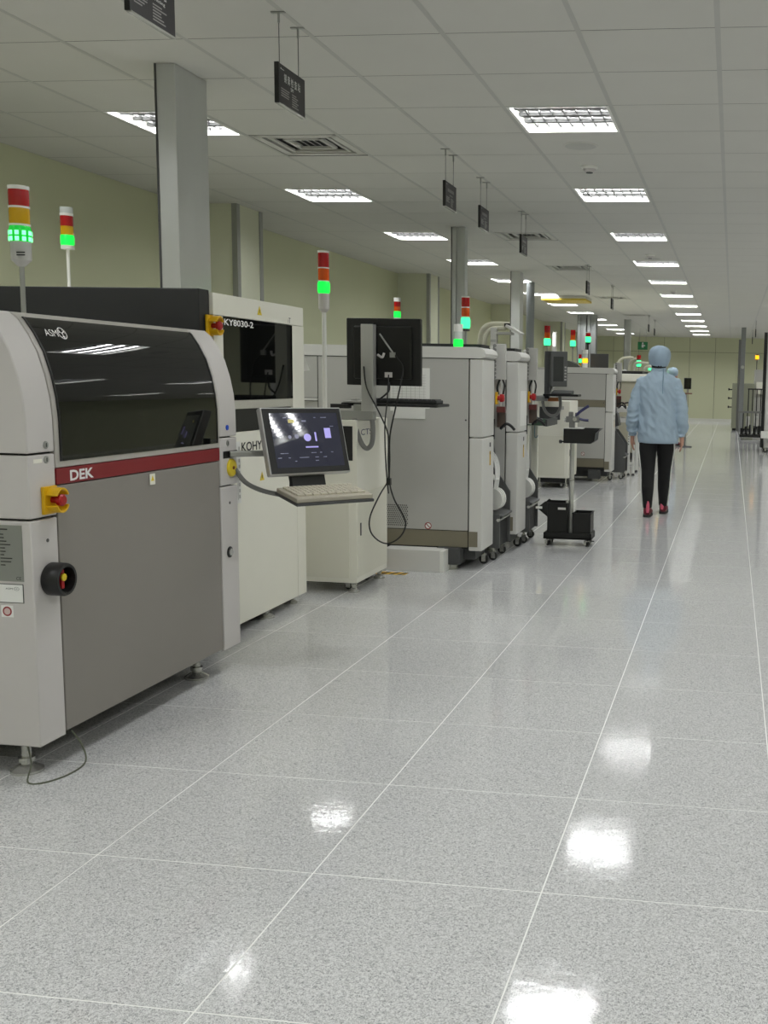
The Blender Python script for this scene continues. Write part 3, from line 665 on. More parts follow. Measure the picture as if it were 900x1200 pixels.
# ------------------------------------------------------------------ cream transfer cabinets
def cabinet(lb, x0, x1, y0, y1, z0, z1, text_=None, slot=None, base=False):
    o = thing('transfer_cabinet', lb, 'cabinet', ((x0 + x1) / 2, (y0 + y1) / 2, 0), group='cream transfer cabinets')
    MB().box(x0, x1 - 0.004, y0 + 0.004, y1, z0, z1).build('body', M_CREAM, o, bev=0.004)
    zs = z0 + (z1 - z0) * 0.56
    h = zs - z0
    d = MB().box(x1 - 0.005, x1, y0 + 0.012, y1 - 0.01, z0 + 0.035, zs - 0.006).build('side_door', M_CREAM2, o, bev=0.001)
    MB().box(x1, x1 + 0.004, y0 + 0.05, y0 + 0.062, z0 + h * 0.52, z0 + h * 0.66).build('latch', M_DGREY, d)
    MB().box(x1 - 0.005, x1, y0 + 0.004, y1, zs, z1 - 0.006).build('upper_panel', M_CREAM, o, bev=0.001)
    MB().box(x0 + 0.03, x1 - 0.05, y0, y0 + 0.005, z0 + 0.03, zs - 0.006).build('end_door', M_CREAM2, o, bev=0.001)
    if slot: MB().box(slot[0], slot[1], y0 + 0.001, y0 + 0.0045, slot[2], slot[3]).build('board_opening', slot[4], o)
    if text_: text('brand_print', text_, mat('navy_print', (40, 48, 90), 0.5), o, (x1 + 0.0003, y0 + 0.07, z1 - 0.09), (0, 1, 0), (0, 0, 1), height=0.035, width=0.19)
    if base:
        MB().box(x0 + 0.02, x1 - 0.02, y0 + 0.06, y1 - 0.02, z0 - 0.06, z0).build('plinth', M_MBLACK, o)
    for x in (x0 + 0.06, x1 - 0.04):
        for y in (y0 + 0.05, y1 - 0.05): foot(o, x, y, z0 + 0.002, 0.035)
    for y in (y0 + 0.12, y1 - 0.12): caster(o, x1 - 0.1, y, 0.022, z0 + 0.004)
    return o
cab = cabinet('cream transfer cabinet beside the second machine, under the black monitor', -2.60, -2.146, 5.83, 6.377, 0.06, 1.02, 'CTS', (-2.23, -2.172, 0.785, 0.985, M_BLACK))
tower(cab, -2.443, 6.1, 1.02, [1.649, (M_LGREY, 0.11, 1), (M_LENSG, 0.07, 1.12), (M_WHITE, 0.006, 1), (M_LENSO, 0.07, 1.0), (M_WHITE, 0.006, 1), (M_LENSR, 0.085, 1.0), (M_WHITE, 0.012, 1)], r=0.033, pole=0.013, pm=M_WHITE)

# ------------------------------------------------------------------ monitor seen from behind on its stand
D = thing('monitor_stand', 'black monitor seen from behind on a steel post with tray and cables', 'monitor', (-2.1, 5.92, 1.02))
MB().box(-2.60, -2.062, 5.87, 5.93, 1.0205, 1.072).build('bar', M_TRIM, D, bev=0.003)
MB().box(-2.13, -2.058, 5.872, 5.925, 1.02, 1.0202).build('bar_cap', M_BLACK, D)
MB().box(-2.131, -2.058, 5.865, 5.925, 1.072, 1.572).build('post', M_STEEL, D, bev=0.003)
MB().box(-2.128, -2.06, 5.87, 5.93, 1.572, 1.58).build('post_cap', M_BLACK, D)
mon = MB().box(-2.248, -1.80, 5.95, 5.985, 1.222, 1.61).build('monitor_shell', M_BLACK, D, bev=0.006, segs=3)
MB().box(-2.2, -1.85, 5.932, 5.95, 1.26, 1.565).build('rear_hump', mat('black_gloss_plastic', (14, 14, 14), 0.3), mon, bev=0.012, segs=3)
MB().box(-2.235, -1.812, 5.985, 5.987, 1.235, 1.6).build('screen', M_GLASS, mon)
MB().box(-2.01, -1.965, 5.929, 5.933, 1.27, 1.30).build('connector_panel', M_LGREY, mon)
MB().cyl((-2.04, 5.93, 1.52), (-1.95, 5.925, 1.40), 0.005, 8).box(-1.975, -1.945, 5.915, 5.935, 1.385, 1.415).build('clip_arm', M_TRIM, mon)
MB().tube([(-2.05, 5.925, 1.40), (-2.02, 5.915, 1.385), (-2.01, 5.92, 1.41)], 0.007, 6).build('cable_tie', M_LGREY, mon)
MB().box(-2.29, -1.70, 5.96, 6.22, 1.10, 1.118).build('keyboard_tray', M_BLACK, D, bev=0.006)
kb2 = MB().box(-2.12, -1.72, 6.0, 6.15, 1.12, 1.14).build('keyboard', M_MBLACK, D, bev=0.004)
for r in range(4):
    for c in range(14): MB().box(-2.11 + c * 0.0275, -2.11 + c * 0.0275 + 0.023, 6.015 + r * 0.032, 6.015 + r * 0.032 + 0.026, 1.14, 1.146).build('key', M_BLACK, kb2)
MB().box(-2.27, -2.16, 5.94, 6.05, 1.118, 1.13).box(-2.23, -2.19, 5.96, 6.0, 1.13, 1.145).build('control_box', M_AGREY, D, bev=0.003)
MB().box(-2.33, -2.22, 5.90, 5.95, 1.085, 1.11).build('connector_block', M_BLACK, D)
MB().box(-2.20, -2.12, 5.93, 5.98, 1.072, 1.11).build('tray_bracket', M_TRIM, D)
MB().tube([(-2.171, 5.87, 1.026), (-2.156, 5.86, 0.957), (-2.126, 5.86, 0.884), (-2.095, 5.86, 0.857), (-2.066, 5.86, 0.886), (-2.058, 5.86, 0.96), (-2.066, 5.87, 1.024)], 0.014, 10).build('cable_hose', M_HOSE, D, smooth=True)
YC = 5.84
MB().tube([(-2.111, YC + 0.02, 1.33), (-2.086, YC, 1.206), (-2.01, YC, 1.061), (-1.96, YC, 0.939), (-1.96, YC, 0.791), (-1.96, YC, 0.682), (-2.012, YC, 0.59), (-2.07, YC, 0.463), (-2.07, YC, 0.377), (-2.024, YC, 0.323), (-1.962, YC, 0.306), (-1.894, YC, 0.344), (-1.858, YC, 0.41), (-1.869, YC, 0.47), (-1.925, YC, 0.568), (-1.956, YC + 0.01, 0.667), (-1.955, YC + 0.01, 0.791), (-1.949, YC, 0.939), (-1.918, YC, 1.087), (-1.898, YC + 0.04, 1.234), (-1.90, 5.925, 1.331), (-1.95, 5.925, 1.40)], 0.0045, 6, 6).build('cable', M_BLACK, D, smooth=True)
MB().tube([(-1.985, 5.925, 1.285), (-1.979, YC + 0.04, 1.135), (-1.98, YC, 0.988), (-1.975, YC, 0.79), (-1.966, YC, 0.667), (-1.958, YC, 0.6)], 0.004, 6).build('cable', M_BLACK, D, smooth=True)
MB().box(-1.97, -1.945, YC - 0.008, YC + 0.012, 0.65, 0.69).build('cable_clip', M_BLACK, D)
MB().tube([(-2.10, 5.95, 1.24), (-2.15, 5.94, 1.20), (-2.14, 5.95, 1.14)], 0.006, 6).tube([(-1.985, 5.93, 1.24), (-1.99, 5.94, 1.19), (-2.05, 5.95, 1.14)], 0.006, 6).build('cable', M_BLACK, D, smooth=True)
# striped tape on the floor behind the cabinet
hz = MB().box(-2.30, -2.06, 6.46, 6.54, 0.0, 0.001).build('floor_marking', M_YEL); tag(hz, 'short yellow and black hazard tape on the floor behind the cream cabinet', 'floor tape')
for k in range(4): MB().prism('z', [(-2.29 + k * 0.06, 6.46), (-2.265 + k * 0.06, 6.46), (-2.235 + k * 0.06, 6.54), (-2.26 + k * 0.06, 6.54)], 0.001, 0.0014).build('stripe', M_BLACK, hz)
# ------------------------------------------------------------------ placement machines
M_VOID = mat('dark_recess', (40, 40, 40), 0.7)
M_CARTG = mat('cart_dark_grey', (86, 87, 86), 0.5)
M_LABY = mat('label_ochre', (206, 168, 40), 0.5)
M_BRN = mat('smoked_red_guard', (96, 40, 36), 0.3)
def placement(lb, xf, ye, L, Lr, band=False, floor_box=False, sheets=False, zt=1.478):
    o = thing('placement_machine', lb, 'machine', (xf - 0.8, ye + 0.3, 0), group='grey component placement machines')
    X = lambda v: xf + v
    Y = lambda v: ye + v
    z1 = zt - 0.073; BK = -0.78 if band else -1.75
    MB().box(X(BK), X(-0.10), Y(0.008), Y(0.33), 0.14, z1).box(X(BK), X(-0.30), Y(0.33), Y(L), 0.14, z1).box(X(BK), X(-0.6), Y(L), Y(max(L + 0.01, Lr)), 0.14, z1 + 0.06).build('core', M_VOID, o)
    # end panels
    zb = 0.262
    if band:
        MB().box(X(BK), X(-0.097), Y(0), Y(0.008), 1.035, z1 - 0.005).build('side_panel', M_AGREY, o, bev=0.002)
        MB().box(X(BK), X(-0.097), Y(0.002), Y(0.008), 0.945, 1.033).build('tan_band', M_TAN, o)
        MB().box(X(BK), X(-0.097), Y(0), Y(0.008), zb + 0.03, 0.943).build('side_panel', M_AGREY, o, bev=0.002)
        MB().box(X(BK), X(-0.097), Y(-0.004), Y(0.008), 0.18, zb + 0.026).build('kick_band', M_TAN, o)
    else:
        MB().box(X(-1.13), X(-0.098), Y(0), Y(0.008), zb, z1 - 0.005).build('side_panel', M_AGREY, o, bev=0.002)
        MB().box(X(-1.13), X(-0.098), Y(-0.006), Y(0.008), 0.152, zb - 0.004).build('kick_band', M_TAN, o)
        MB().box(X(-1.75), X(-1.135), Y(0), Y(0.008), 1.125, z1 - 0.005).build('side_panel', M_AGREY, o, bev=0.002)
        MB().box(X(-1.75), X(-1.135), Y(-0.01), Y(0.008), 1.105, 1.122).build('ledge', M_AGREY2, o)
        MB().box(X(-1.75), X(-1.135), Y(0), Y(0.008), 0.15, 1.10).build('side_panel', M_AGREY, o, bev=0.002)
    # front pillar
    for a, b, nm in ((0.127, 0.882, 'lower_pillar'), (0.888, z1 - 0.005, 'upper_pillar')):
        MB().box(X(-0.092), X(0), Y(0), Y(0.33), a, b).build(nm, M_AGREY2, o, bev=0.008, segs=3)
    MB().box(X(-0.092), X(-0.03), Y(-0.003), Y(0.001), 0.155, 0.258).build('kick_patch', M_TAN, o)
    cap = [(X(BK), z1), (X(-0.01), z1), (X(0.01), z1 + 0.012), (X(0.016), z1 + 0.03), (X(0.008), z1 + 0.052), (X(-0.015), z1 + 0.068), (X(-0.045), zt), (X(BK), zt)]
    MB().prism('y', cap, Y(-0.004), Y(0.36)).build('rounded_top', M_AGREY2, o, smooth=True)
    MB().box(X(BK), X(-0.32), Y(0.36), Y(L), z1, zt).build('roof', M_AGREY, o)
    if not band: MB().box(X(-0.62), X(-0.12), Y(0.42), Y(0.68), zt, zt + 0.032).build('roof_rail', M_MBLACK, o)
    q = MB().box(X(0), X(0.0008), Y(0.20), Y(0.235), 0.815, 0.845).build('black_label', M_BLACK, o)
    q = MB().box(X(0), X(0.0008), Y(0.20), Y(0.235), 0.69, 0.785).build('warning_label', M_LABY, o)
    MB().prism('x', [(Y(0.207), 0.765), (Y(0.228), 0.765), (Y(0.2175), 0.79)], X(0.0008), X(0.0012)).build('mark', M_BTXT, q)
    MB().lathe([(0.006, 0), (0.006, 0.003), (0, 0.003)], (X(-0.115), Y(0), 1.0), (0, -1, 0), 8).build('screw', M_DGREY, o)
    # fold-out panel, emergency stop and guards at the feeder bay
    pn = MB().box(X(-0.02), X(0.062), Y(0.40), Y(0.43), 1.27, 1.515).build('bay_panel', M_AGREY, o, bev=0.004)
    lo = MB()
    for k in range(9): lo.lathe([(0.0125, 0), (0.0125, 0.02)], (X(-0.014), Y(0.385), 1.285 + k * 0.027), (0.3, -1, 0), 8)
    lo.build('coiled_edge', M_HOSE, pn)
    MB().box(X(-0.04), X(-0.02), Y(0.36), Y(0.42), 1.28, 1.50).build('panel_hinge', M_AGREY2, o)
    MB().tube([(X(0.02), Y(0.41), 1.27), (X(0.005), Y(0.40), 1.22), (X(0.012), Y(0.40), 1.17)], 0.008, 6).tube([(X(0.04), Y(0.41), 1.27), (X(0.055), Y(0.40), 1.23), (X(0.045), Y(0.41), 1.17)], 0.006, 6).build('cable', M_BLACK, o)
    MB().box(X(-0.30), X(0.02), Y(0.44), Y(0.47), 0.93, 1.27).build('bay_frame', M_AGREY2, o)
    e = MB().box(X(0.0), X(0.012), Y(0.355), Y(0.41), 1.10, 1.185).build('emergency_stop', M_YEL, o, bev=0.002)
    MB().lathe([(0.016, 0), (0.016, 0.015), (0.028, 0.018), (0.028, 0.038), (0.02, 0.046), (0, 0.047)], (X(0.012), Y(0.383), 1.143), (1, 0, 0), 16).build('button', M_REDB, e, smooth=True)
    MB().box(X(0.005), X(0.065), Y(0.38), Y(0.42), 1.045, 1.085).build('red_bracket', M_BRN, o)
    MB().box(X(0.0), X(0.06), Y(0.42), Y(0.44), 0.94, 1.045).build('smoked_guard', mat('smoked_guard', (88, 74, 66), 0.2), o)
    MB().box(X(-0.02), X(0.0), Y(0.335), Y(0.36), 0.86, 1.0).build('latch_block', M_BLACK, o)
    MB().tube([(X(0.03), Y(0.40), 0.93), (X(0.07), Y(0.39), 0.965), (X(0.10), Y(0.40), 0.955), (X(0.125), Y(0.42), 0.925)], 0.010, 8).build('grip', M_BLACK, o)
    # feet and base
    MB().box(X(-0.30), X(-0.06), Y(0.06), Y(0.33), 0.062, 0.14).box(X(BK + 0.05), X(-0.30), Y(0.10), Y(L), 0.05, 0.14).build('base_frame', M_DGREY, o)
    caster(o, X(-0.045), Y(0.25), 0.032, 0.075)
    MB().box(X(-0.30), X(-0.14), Y(-0.04), Y(0.12), 0.035, 0.15).build('foot_block', M_DGREY, o, bev=0.006)
    MB().lathe([(0.045, 0), (0.045, 0.006), (0.038, 0.008), (0.038, 0.04)], (X(-0.215), Y(0.03), 0), n=20).build('steel_foot', M_STEEL, o, smooth=True)
    MB().lathe([(0.045, 0), (0.045, 0.006), (0.038, 0.008), (0.038, 0.06)], (X(BK + 0.2), Y(0.3), 0), n=20).build('steel_foot', M_STEEL, o, smooth=True)
    # prohibition label on the end panel
    pl = MB().lathe([(0.024, 0), (0.024, 0.0008), (0, 0.0008)], (X(-0.37), Y(0), 0.287 + (0.06 if band else 0)), (0, -1, 0), 24).build('round_label', M_PAPER, o)
    rg = MB(); c0 = Vector((X(-0.37), Y(-0.001), 0.287 + (0.06 if band else 0)))
    for k in range(24):
        a0, a1 = 2 * math.pi * k / 24, 2 * math.pi * (k + 1) / 24
        rg._add([c0 + Vector((math.cos(a) * r, 0, math.sin(a) * r)) for a, r in ((a0, 0.024), (a1, 0.024), (a1, 0.018), (a0, 0.018))], [(0, 1, 2, 3)])
    rg._add([c0 + Vector(v) for v in ((-0.016, 0, 0.012), (-0.012, 0, 0.016), (0.016, 0, -0.012), (0.012, 0, -0.016))], [(0, 1, 2, 3)])
    rg.build('red_ring', mat('sticker_red', (150, 40, 44), 0.5), pl)
    if floor_box:
        MB().box(X(-0.63), X(-0.245), Y(-0.15), Y(-0.01), 0.0, 0.145).build('cable_cover', M_AGREY2, o, bev=0.003)
        MB().box(X(-0.245), X(-0.22), Y(-0.155), Y(-0.01), 0.0, 0.142).build('cover_end', M_WHITE, o)
        vm = MB()
        for r in range(11):
            for c in range(11): vm.lathe([(0.0042, 0), (0.0042, 0.0006)], (X(-0.655) + c * 0.0135 + (r % 2) * 0.0067, Y(-0.0008), 0.285 + r * 0.0135), (0, -1, 0), 6)
        vm.build('vent_holes', M_BLACK, o, kind='stuff')
    if sheets:
        s1 = MB().box(X(-0.44), X(-0.39 + 0.03), Y(-0.0015), Y(0), 1.07, 1.335).box(X(-0.63), X(-0.44), Y(-0.0015), Y(0), 1.05, 1.31).build('notice_sheet', M_PAPER, o)
        pr = MB()
        for k in range(12): pr.box(X(-0.62), X(-0.385), Y(-0.002), Y(-0.0016), 1.09 + k * 0.018, 1.0915 + k * 0.018)
        for k in range(8): pr.box(X(-0.61) + k * 0.03, X(-0.608) + k * 0.03, Y(-0.002), Y(-0.0016), 1.09, 1.29)
        pr.build('table_print', M_AGREY, s1)
        MB().box(X(-0.61), X(-0.39), Y(-0.0025), Y(-0.001), 1.0, 1.09).build('notice_sheet', M_PAPER, o)
    return o
A = placement('grey placement machine nearest the cream cabinet, with notice sheets on its side', -1.62, 6.75, 0.78, 0.78, floor_box=True, sheets=True)
tower(A, -1.855, 7.0, 1.478, [1.482, (M_LENSG, 0.055, 1.1), (M_CLEAR, 0.05, 1.0), (M_WHITE, 0.05, 1)], r=0.030)
Bm_ = placement('grey placement machine right behind the first one, white paper on its pillar', -1.55, 7.56, 1.0, 3.2)
MB().box(-1.5495, -1.549, 7.63, 7.87, 0.93, 1.19).build('paper_sheet', M_PAPER, Bm_)
tower(Bm_, -2.2, 8.53, 1.47, [1.66, (M_DGREY, 0.02, 0.6), (M_LENSG2, 0.09, 1.15), (M_WHITE, 0.008, 1), (M_LENSO, 0.07, 1.0), (M_WHITE, 0.008, 1), (M_LENSR, 0.075, 1.0), (M_WHITE, 0.01, 1)], r=0.034)
tower(Bm_, -3.0, 9.2, 1.46, [1.79, (M_WHITE, 0.01, 1), (M_LENSG, 0.055, 1.05), (M_LENSO, 0.04, 1.0), (M_LENSR, 0.045, 1.0), (M_WHITE, 0.035, 1)], r=0.030, pm=M_WHITE)
hz_ = 8.2
MB().tube([(-2.0, hz_, 1.46), (-1.995, hz_, 1.567), (-1.98, hz_, 1.647), (-1.925, hz_, 1.695), (-1.856, hz_, 1.702), (-1.76, hz_, 1.70)], 0.022, 10).build('extraction_hose', M_CHOSE, Bm_, smooth=True)
MB().tube([(-1.945, hz_ - 0.06, 1.46), (-1.94, hz_ - 0.06, 1.568), (-1.924, hz_ - 0.06, 1.628), (-1.877, hz_ - 0.06, 1.665), (-1.773, hz_ - 0.06, 1.67)], 0.018, 10).build('extraction_hose', M_CHOSE, Bm_, smooth=True)
MB().box(-1.89, -1.842, 8.10, 8.16, 1.47, 1.672).build('hose_post', M_AGREY2, Bm_, bev=0.003)
MB().box(-1.888, -1.844, 8.098, 8.1, 1.56, 1.58).build('post_band', M_AGREY, Bm_)
MB().obox((-1.70, 8.12, 1.655), 0.13, 0.16, 0.02, Matrix.Rotation(0.5, 3, 'Y')).build('lamp_head', M_AGREY2, Bm_, bev=0.003)
MB().box(-1.78, -1.74, 8.1, 8.16, 1.68, 1.705).build('lamp_clip', M_BLACK, Bm_)
MB().box(-1.84, -1.72, 8.09, 8.2, 1.62, 1.64).build('lamp_base', M_AGREY, Bm_, bev=0.003)

Cm = placement('grey placement machine with two tan bands behind the black trolley, in the middle distance', -1.49, 13.2, 1.0, 1.0, band=True, zt=1.44)
MB().box(-1.4895, -1.489, 13.28, 13.5, 0.85, 1.12).build('paper_sheet', M_PAPER, Cm)
for x, y, seg, r in ((-2.16, 14.15, [1.72, (M_DGREY, 0.01, 1), (M_LENSG2, 0.08, 1.15), (M_LENSO, 0.07, 1), (M_LENSR, 0.07, 1)], 0.034), (-1.96, 14.2, [1.76, (M_BLACK, 0.03, 1), (M_LENSG2, 0.075, 1.1), (M_LENSR, 0.05, 1), (M_WHITE, 0.01, 1)], 0.034), (-1.91, 13.6, [1.442, (M_WHITE, 0.06, 1), (M_LENSA, 0.06, 1.05), (M_CLEAR, 0.06, 1), (M_WHITE, 0.05, 1)], 0.034), (-2.02, 13.9, [1.46, (M_LENSY, 0.05, 1), (M_LENSG2, 0.05, 1.0), (M_LENSR, 0.06, 1.0)], 0.02)):
    tower(Cm, x, y, 1.43, seg, r=r, pole=0.012 if x > -2 else 0.008, pm=M_BLACK if abs(x + 1.96) < 0.01 else None)
MB().box(-1.87, -1.63, 13.8, 13.83, 1.44, 1.63).build('flat_display', M_DGREY, Cm, bev=0.006)
MB().prism('y', [(-2.25, 1.44), (-1.99, 1.44), (-2.02, 1.48), (-2.15, 1.53), (-2.25, 1.53)], 13.75, 14.1).build('roof_hatch', M_CARTG, Cm)

# ------------------------------------------------------------------ feeder carts
def feeder_cart(lb, xf, y0, reel=True):
    o = thing('feeder_cart', lb, 'cart', (xf - 0.12, y0 + 0.18, 0), group='dark grey feeder carts docked in the placement machines')
    y1 = y0 + 0.36
    prof_ = [(xf - 0.24, 0.09), (xf, 0.09), (xf, 0.46), (xf - 0.06, 0.55), (xf - 0.13, 0.64), (xf - 0.24, 0.66)]
    MB().prism('y', prof_ if not reel else [(xf - 0.24, 0.09), (xf, 0.09), (xf, 0.33), (xf - 0.24, 0.33)], y0, y0 + 0.02).build('side_plate', M_CARTG, o, bev=0.003)
    MB().prism('y', prof_, y1 - 0.02, y1).build('side_plate', M_CARTG, o, bev=0.003)
    MB().box(xf - 0.24, xf - 0.02, y0 + 0.02, y1 - 0.02, 0.09, 0.30).build('lower_bin', M_MBLACK, o)
    MB().box(xf - 0.24, xf - 0.16, y0 + 0.02, y1 - 0.02, 0.30, 0.92).build('back_plate', M_DGREY, o)
    MB().obox((xf - 0.07, (y0 + y1) / 2, 0.335), 0.18, 0.32, 0.012, Matrix.Rotation(0.25, 3, 'Y')).build('chute', M_CARTG, o)
    MB().cyl((xf - 0.01, y0 - 0.005, 0.29), (xf - 0.01, y1, 0.29), 0.012, 10).build('handle_bar', M_CHROME, o, smooth=True)
    if reel:
        for k, yy in enumerate((y0 + 0.05, y0 + 0.10, y0 + 0.15)):
            r = MB().lathe([(0.02, 0), (0.075, 0.0), (0.075, 0.012), (0.02, 0.012)], (xf - 0.055, yy, 0.43), (0.45, 1, 0), 22).build('tape_reel', M_WHITE, o, smooth=True)
        for k in range(3):
            yy = y0 + 0.06 + k * 0.05
            MB().tube([(xf - 0.06, yy, 0.46), (xf - 0.045, yy, 0.58), (xf - 0.05, yy, 0.68), (xf - 0.085, yy, 0.75), (xf - 0.14, yy, 0.78)], 0.007, 6).build('component_tape', M_PAPER, o, smooth=True)
        MB().obox((xf - 0.07, y0 + 0.1, 0.585), 0.07, 0.10, 0.012, Matrix.Rotation(0.6, 3, 'Y')).build('tape_guide', M_WHITE, o)
    MB().prism('y', [(xf - 0.16, 0.68), (xf - 0.09, 0.70), (xf - 0.12, 0.86), (xf - 0.16, 0.88)], y0 + 0.04, y0 + 0.28).build('feeder_block', M_DGREY, o, bev=0.004)
    for yy in (y0 + 0.03, y1 - 0.04):
        caster(o, xf - 0.05, yy, 0.03, 0.095)
    return o
feeder_cart('dark feeder cart with white reels docked in the nearest grey placement machine', -1.585, 7.13)
feeder_cart('dark feeder cart with white reels docked in the second grey placement machine', -1.53, 7.95)
fc = feeder_cart('dark feeder cart docked beside the mid-distance banded machine', -1.36, 13.6, reel=False)
MB().tube([(-1.47, 13.6, 0.98), (-1.40, 13.59, 1.0), (-1.36, 13.6, 0.94)], 0.010, 6).tube([(-1.42, 13.7, 0.98), (-1.34, 13.7, 1.0), (-1.30, 13.7, 0.94)], 0.010, 6).build('grip', M_BLACK, fc)

# ------------------------------------------------------------------ green board conveyor, second cabinet and terminal
V = thing('board_conveyor', 'green topped board conveyor on a cream frame behind the second placement machine', 'conveyor', (-1.85, 9.8, 0))
MB().box(-2.1, -1.68, 9.5, 9.56, 0.855, 0.90).build('rail', mat('green_rail', (72, 96, 76), 0.5), V, bev=0.003)
MB().box(-2.1, -1.68, 9.96, 10.02, 0.855, 0.90).build('rail', MATS['green_rail'], V, bev=0.003)
MB().box(-2.1, -1.72, 9.56, 9.96, 0.87, 0.885).build('board_bed', mat('pcb_green', (60, 98, 72), 0.4), V)
MB().box(-1.69, -1.67, 9.48, 10.04, 0.85, 0.915).build('end_stop', M_DGREY, V)
MB().tube([(-2.02, 9.5, 0.96), (-1.95, 9.48, 0.94), (-1.86, 9.49, 0.93), (-1.80, 9.5, 0.90)], 0.016, 8).tube([(-1.84, 9.5, 0.94), (-1.78, 9.48, 0.935), (-1.72, 9.5, 0.905)], 0.010, 8).build('cable', M_BLACK, V)
MB().tube([(-1.88, 9.5, 0.85), (-1.89, 9.5, 0.76), (-1.94, 9.5, 0.72), (-2.0, 9.5, 0.75)], 0.006, 6).build('cable', M_HOSE, V)
MB().tube([(-1.79, 9.5, 0.855), (-1.79, 9.5, 0.76), (-1.775, 9.5, 0.745), (-1.762, 9.5, 0.765)], 0.004, 6).build('hook', mat('teal_hook', (70, 110, 120), 0.4), V)
for x, y in ((-2.06, 9.53), (-1.88, 9.53), (-2.06, 9.99), (-1.88, 9.99)):
    MB().box(x - 0.03, x + 0.03, y - 0.025, y + 0.025, 0.03, 0.855).build('leg', M_CREAM, V); foot(V, x, y, 0.032, 0.03)
cab2 = cabinet('far cream transfer cabinet behind the trolley, with dark board opening', -2.30, -1.885, 12.2, 12.85, 0.12, 1.03, None, (-2.245, -2.0, 0.81, 0.96, M_DGREY), base=True)
MB().box(-1.99, -1.955, 12.199, 12.203, 0.93, 0.97).build('emblem', M_AGREY, cab2)

D2 = thing('monitor_stand', 'grey control panel monitor on an arm with keyboard shelf, above the far cream cabinet', 'monitor', (-2.1, 11.95, 1.03))
MB().box(-2.28, -2.10, 11.9, 12.5, 1.031, 1.09).build('arm', M_TRIM, D2, bev=0.004)
MB().box(-2.14, -2.08, 11.9, 11.96, 1.06, 1.60).build('post', M_DGREY, D2, bev=0.004)
rt = Matrix.Rotation(math.radians(28), 3, 'Z')
mn = MB().obox((-1.98, 11.92, 1.40), 0.20, 0.05, 0.40, rt).build('monitor_shell', M_CARTG, D2, bev=0.006)
MB().obox(Vector((-1.98, 11.92, 1.40)) + rt @ Vector((-0.01, -0.026, 0.0)), 0.12, 0.003, 0.28, rt).build('screen', mat('off_screen', (60, 62, 62), 0.2), mn)
for k in range(5): MB().obox(Vector((-1.98, 11.92, 1.40)) + rt @ Vector((0.075, -0.026, -0.12 + k * 0.035)), 0.022, 0.003, 0.02, rt).build('button', M_AGREY, mn)
MB().obox((-1.92, 11.85, 1.105), 0.40, 0.26, 0.025, Matrix.Identity(3)).build('keyboard_shelf', M_BLACK, D2, bev=0.004)
kb3 = MB().prism('x', [(11.74, 1.12), (11.94, 1.12), (11.94, 1.16), (11.86, 1.155), (11.74, 1.13)], -2.03, -1.80).build('keyboard', M_DGREY, D2, bev=0.003)
MB().tube([(-2.06, 11.9, 1.12), (-2.03, 11.88, 1.19), (-1.98, 11.92, 1.21)], 0.008, 8).build('cable', M_AGREY2, D2)
MB().tube([(-2.15, 11.87, 1.03), (-2.12, 11.85, 0.93), (-2.05, 11.84, 0.87), (-1.98, 11.84, 0.885), (-1.94, 11.85, 0.97), (-1.95, 11.86, 1.09)], 0.018, 10).build('cable_hose', M_HOSE, D2, smooth=True)
MB().box(-2.11, -1.98, 11.93, 11.99, 1.031, 1.075).build('connector_box', mat('orange_connector', (190, 120, 70), 0.5), D2)
G2 = thing('grey_machine', 'plain grey machine body left of the far cream cabinet, under the far ducts', 'machine', (-2.8, 13.5, 0))
MB().box(-3.5, -2.30, 12.9, 16.4, 0.1, 1.425).build('body', M_AGREY, G2, bev=0.01)
MB().box(-2.60, -2.31, 12.88, 12.9, 0.95, 1.40).build('end_panel', M_AGREY2, G2, bev=0.003)
MB().box(-3.5, -2.31, 12.885, 12.9, 0.15, 0.93).build('end_panel', M_AGREY, G2, bev=0.003)
for x in (-3.4, -2.45):
    for y in (13.0, 16.2): foot(G2, x, y, 0.102, 0.05)
t6 = tower(G2, -2.17 - 0.2, 13.35, 1.425, [1.70, (M_DGREY, 0.01, 1), (M_LENSG2, 0.09, 1.2), (M_LENSO, 0.075, 1), (M_LENSR, 0.085, 1)], r=0.038)

duct('grooved steel duct rising behind the second placement machine', -2.83, -2.695, 10.4, 10.52, 1.465, M_DUCT, groove=0.02)
duct('slim white metal duct behind the cream hoses', -3.12, -2.99, 14.6, 14.85, 1.426, mat('white_metal', (206, 207, 204), 0.35, 0.3))
duct('round corrugated grey pipe rising to the ceiling in mid distance', -3.16, -3.03, 15.85, 15.98, 1.426, mat('flex_pipe_grey', (150, 154, 156), 0.45, 0.5), round_=True)

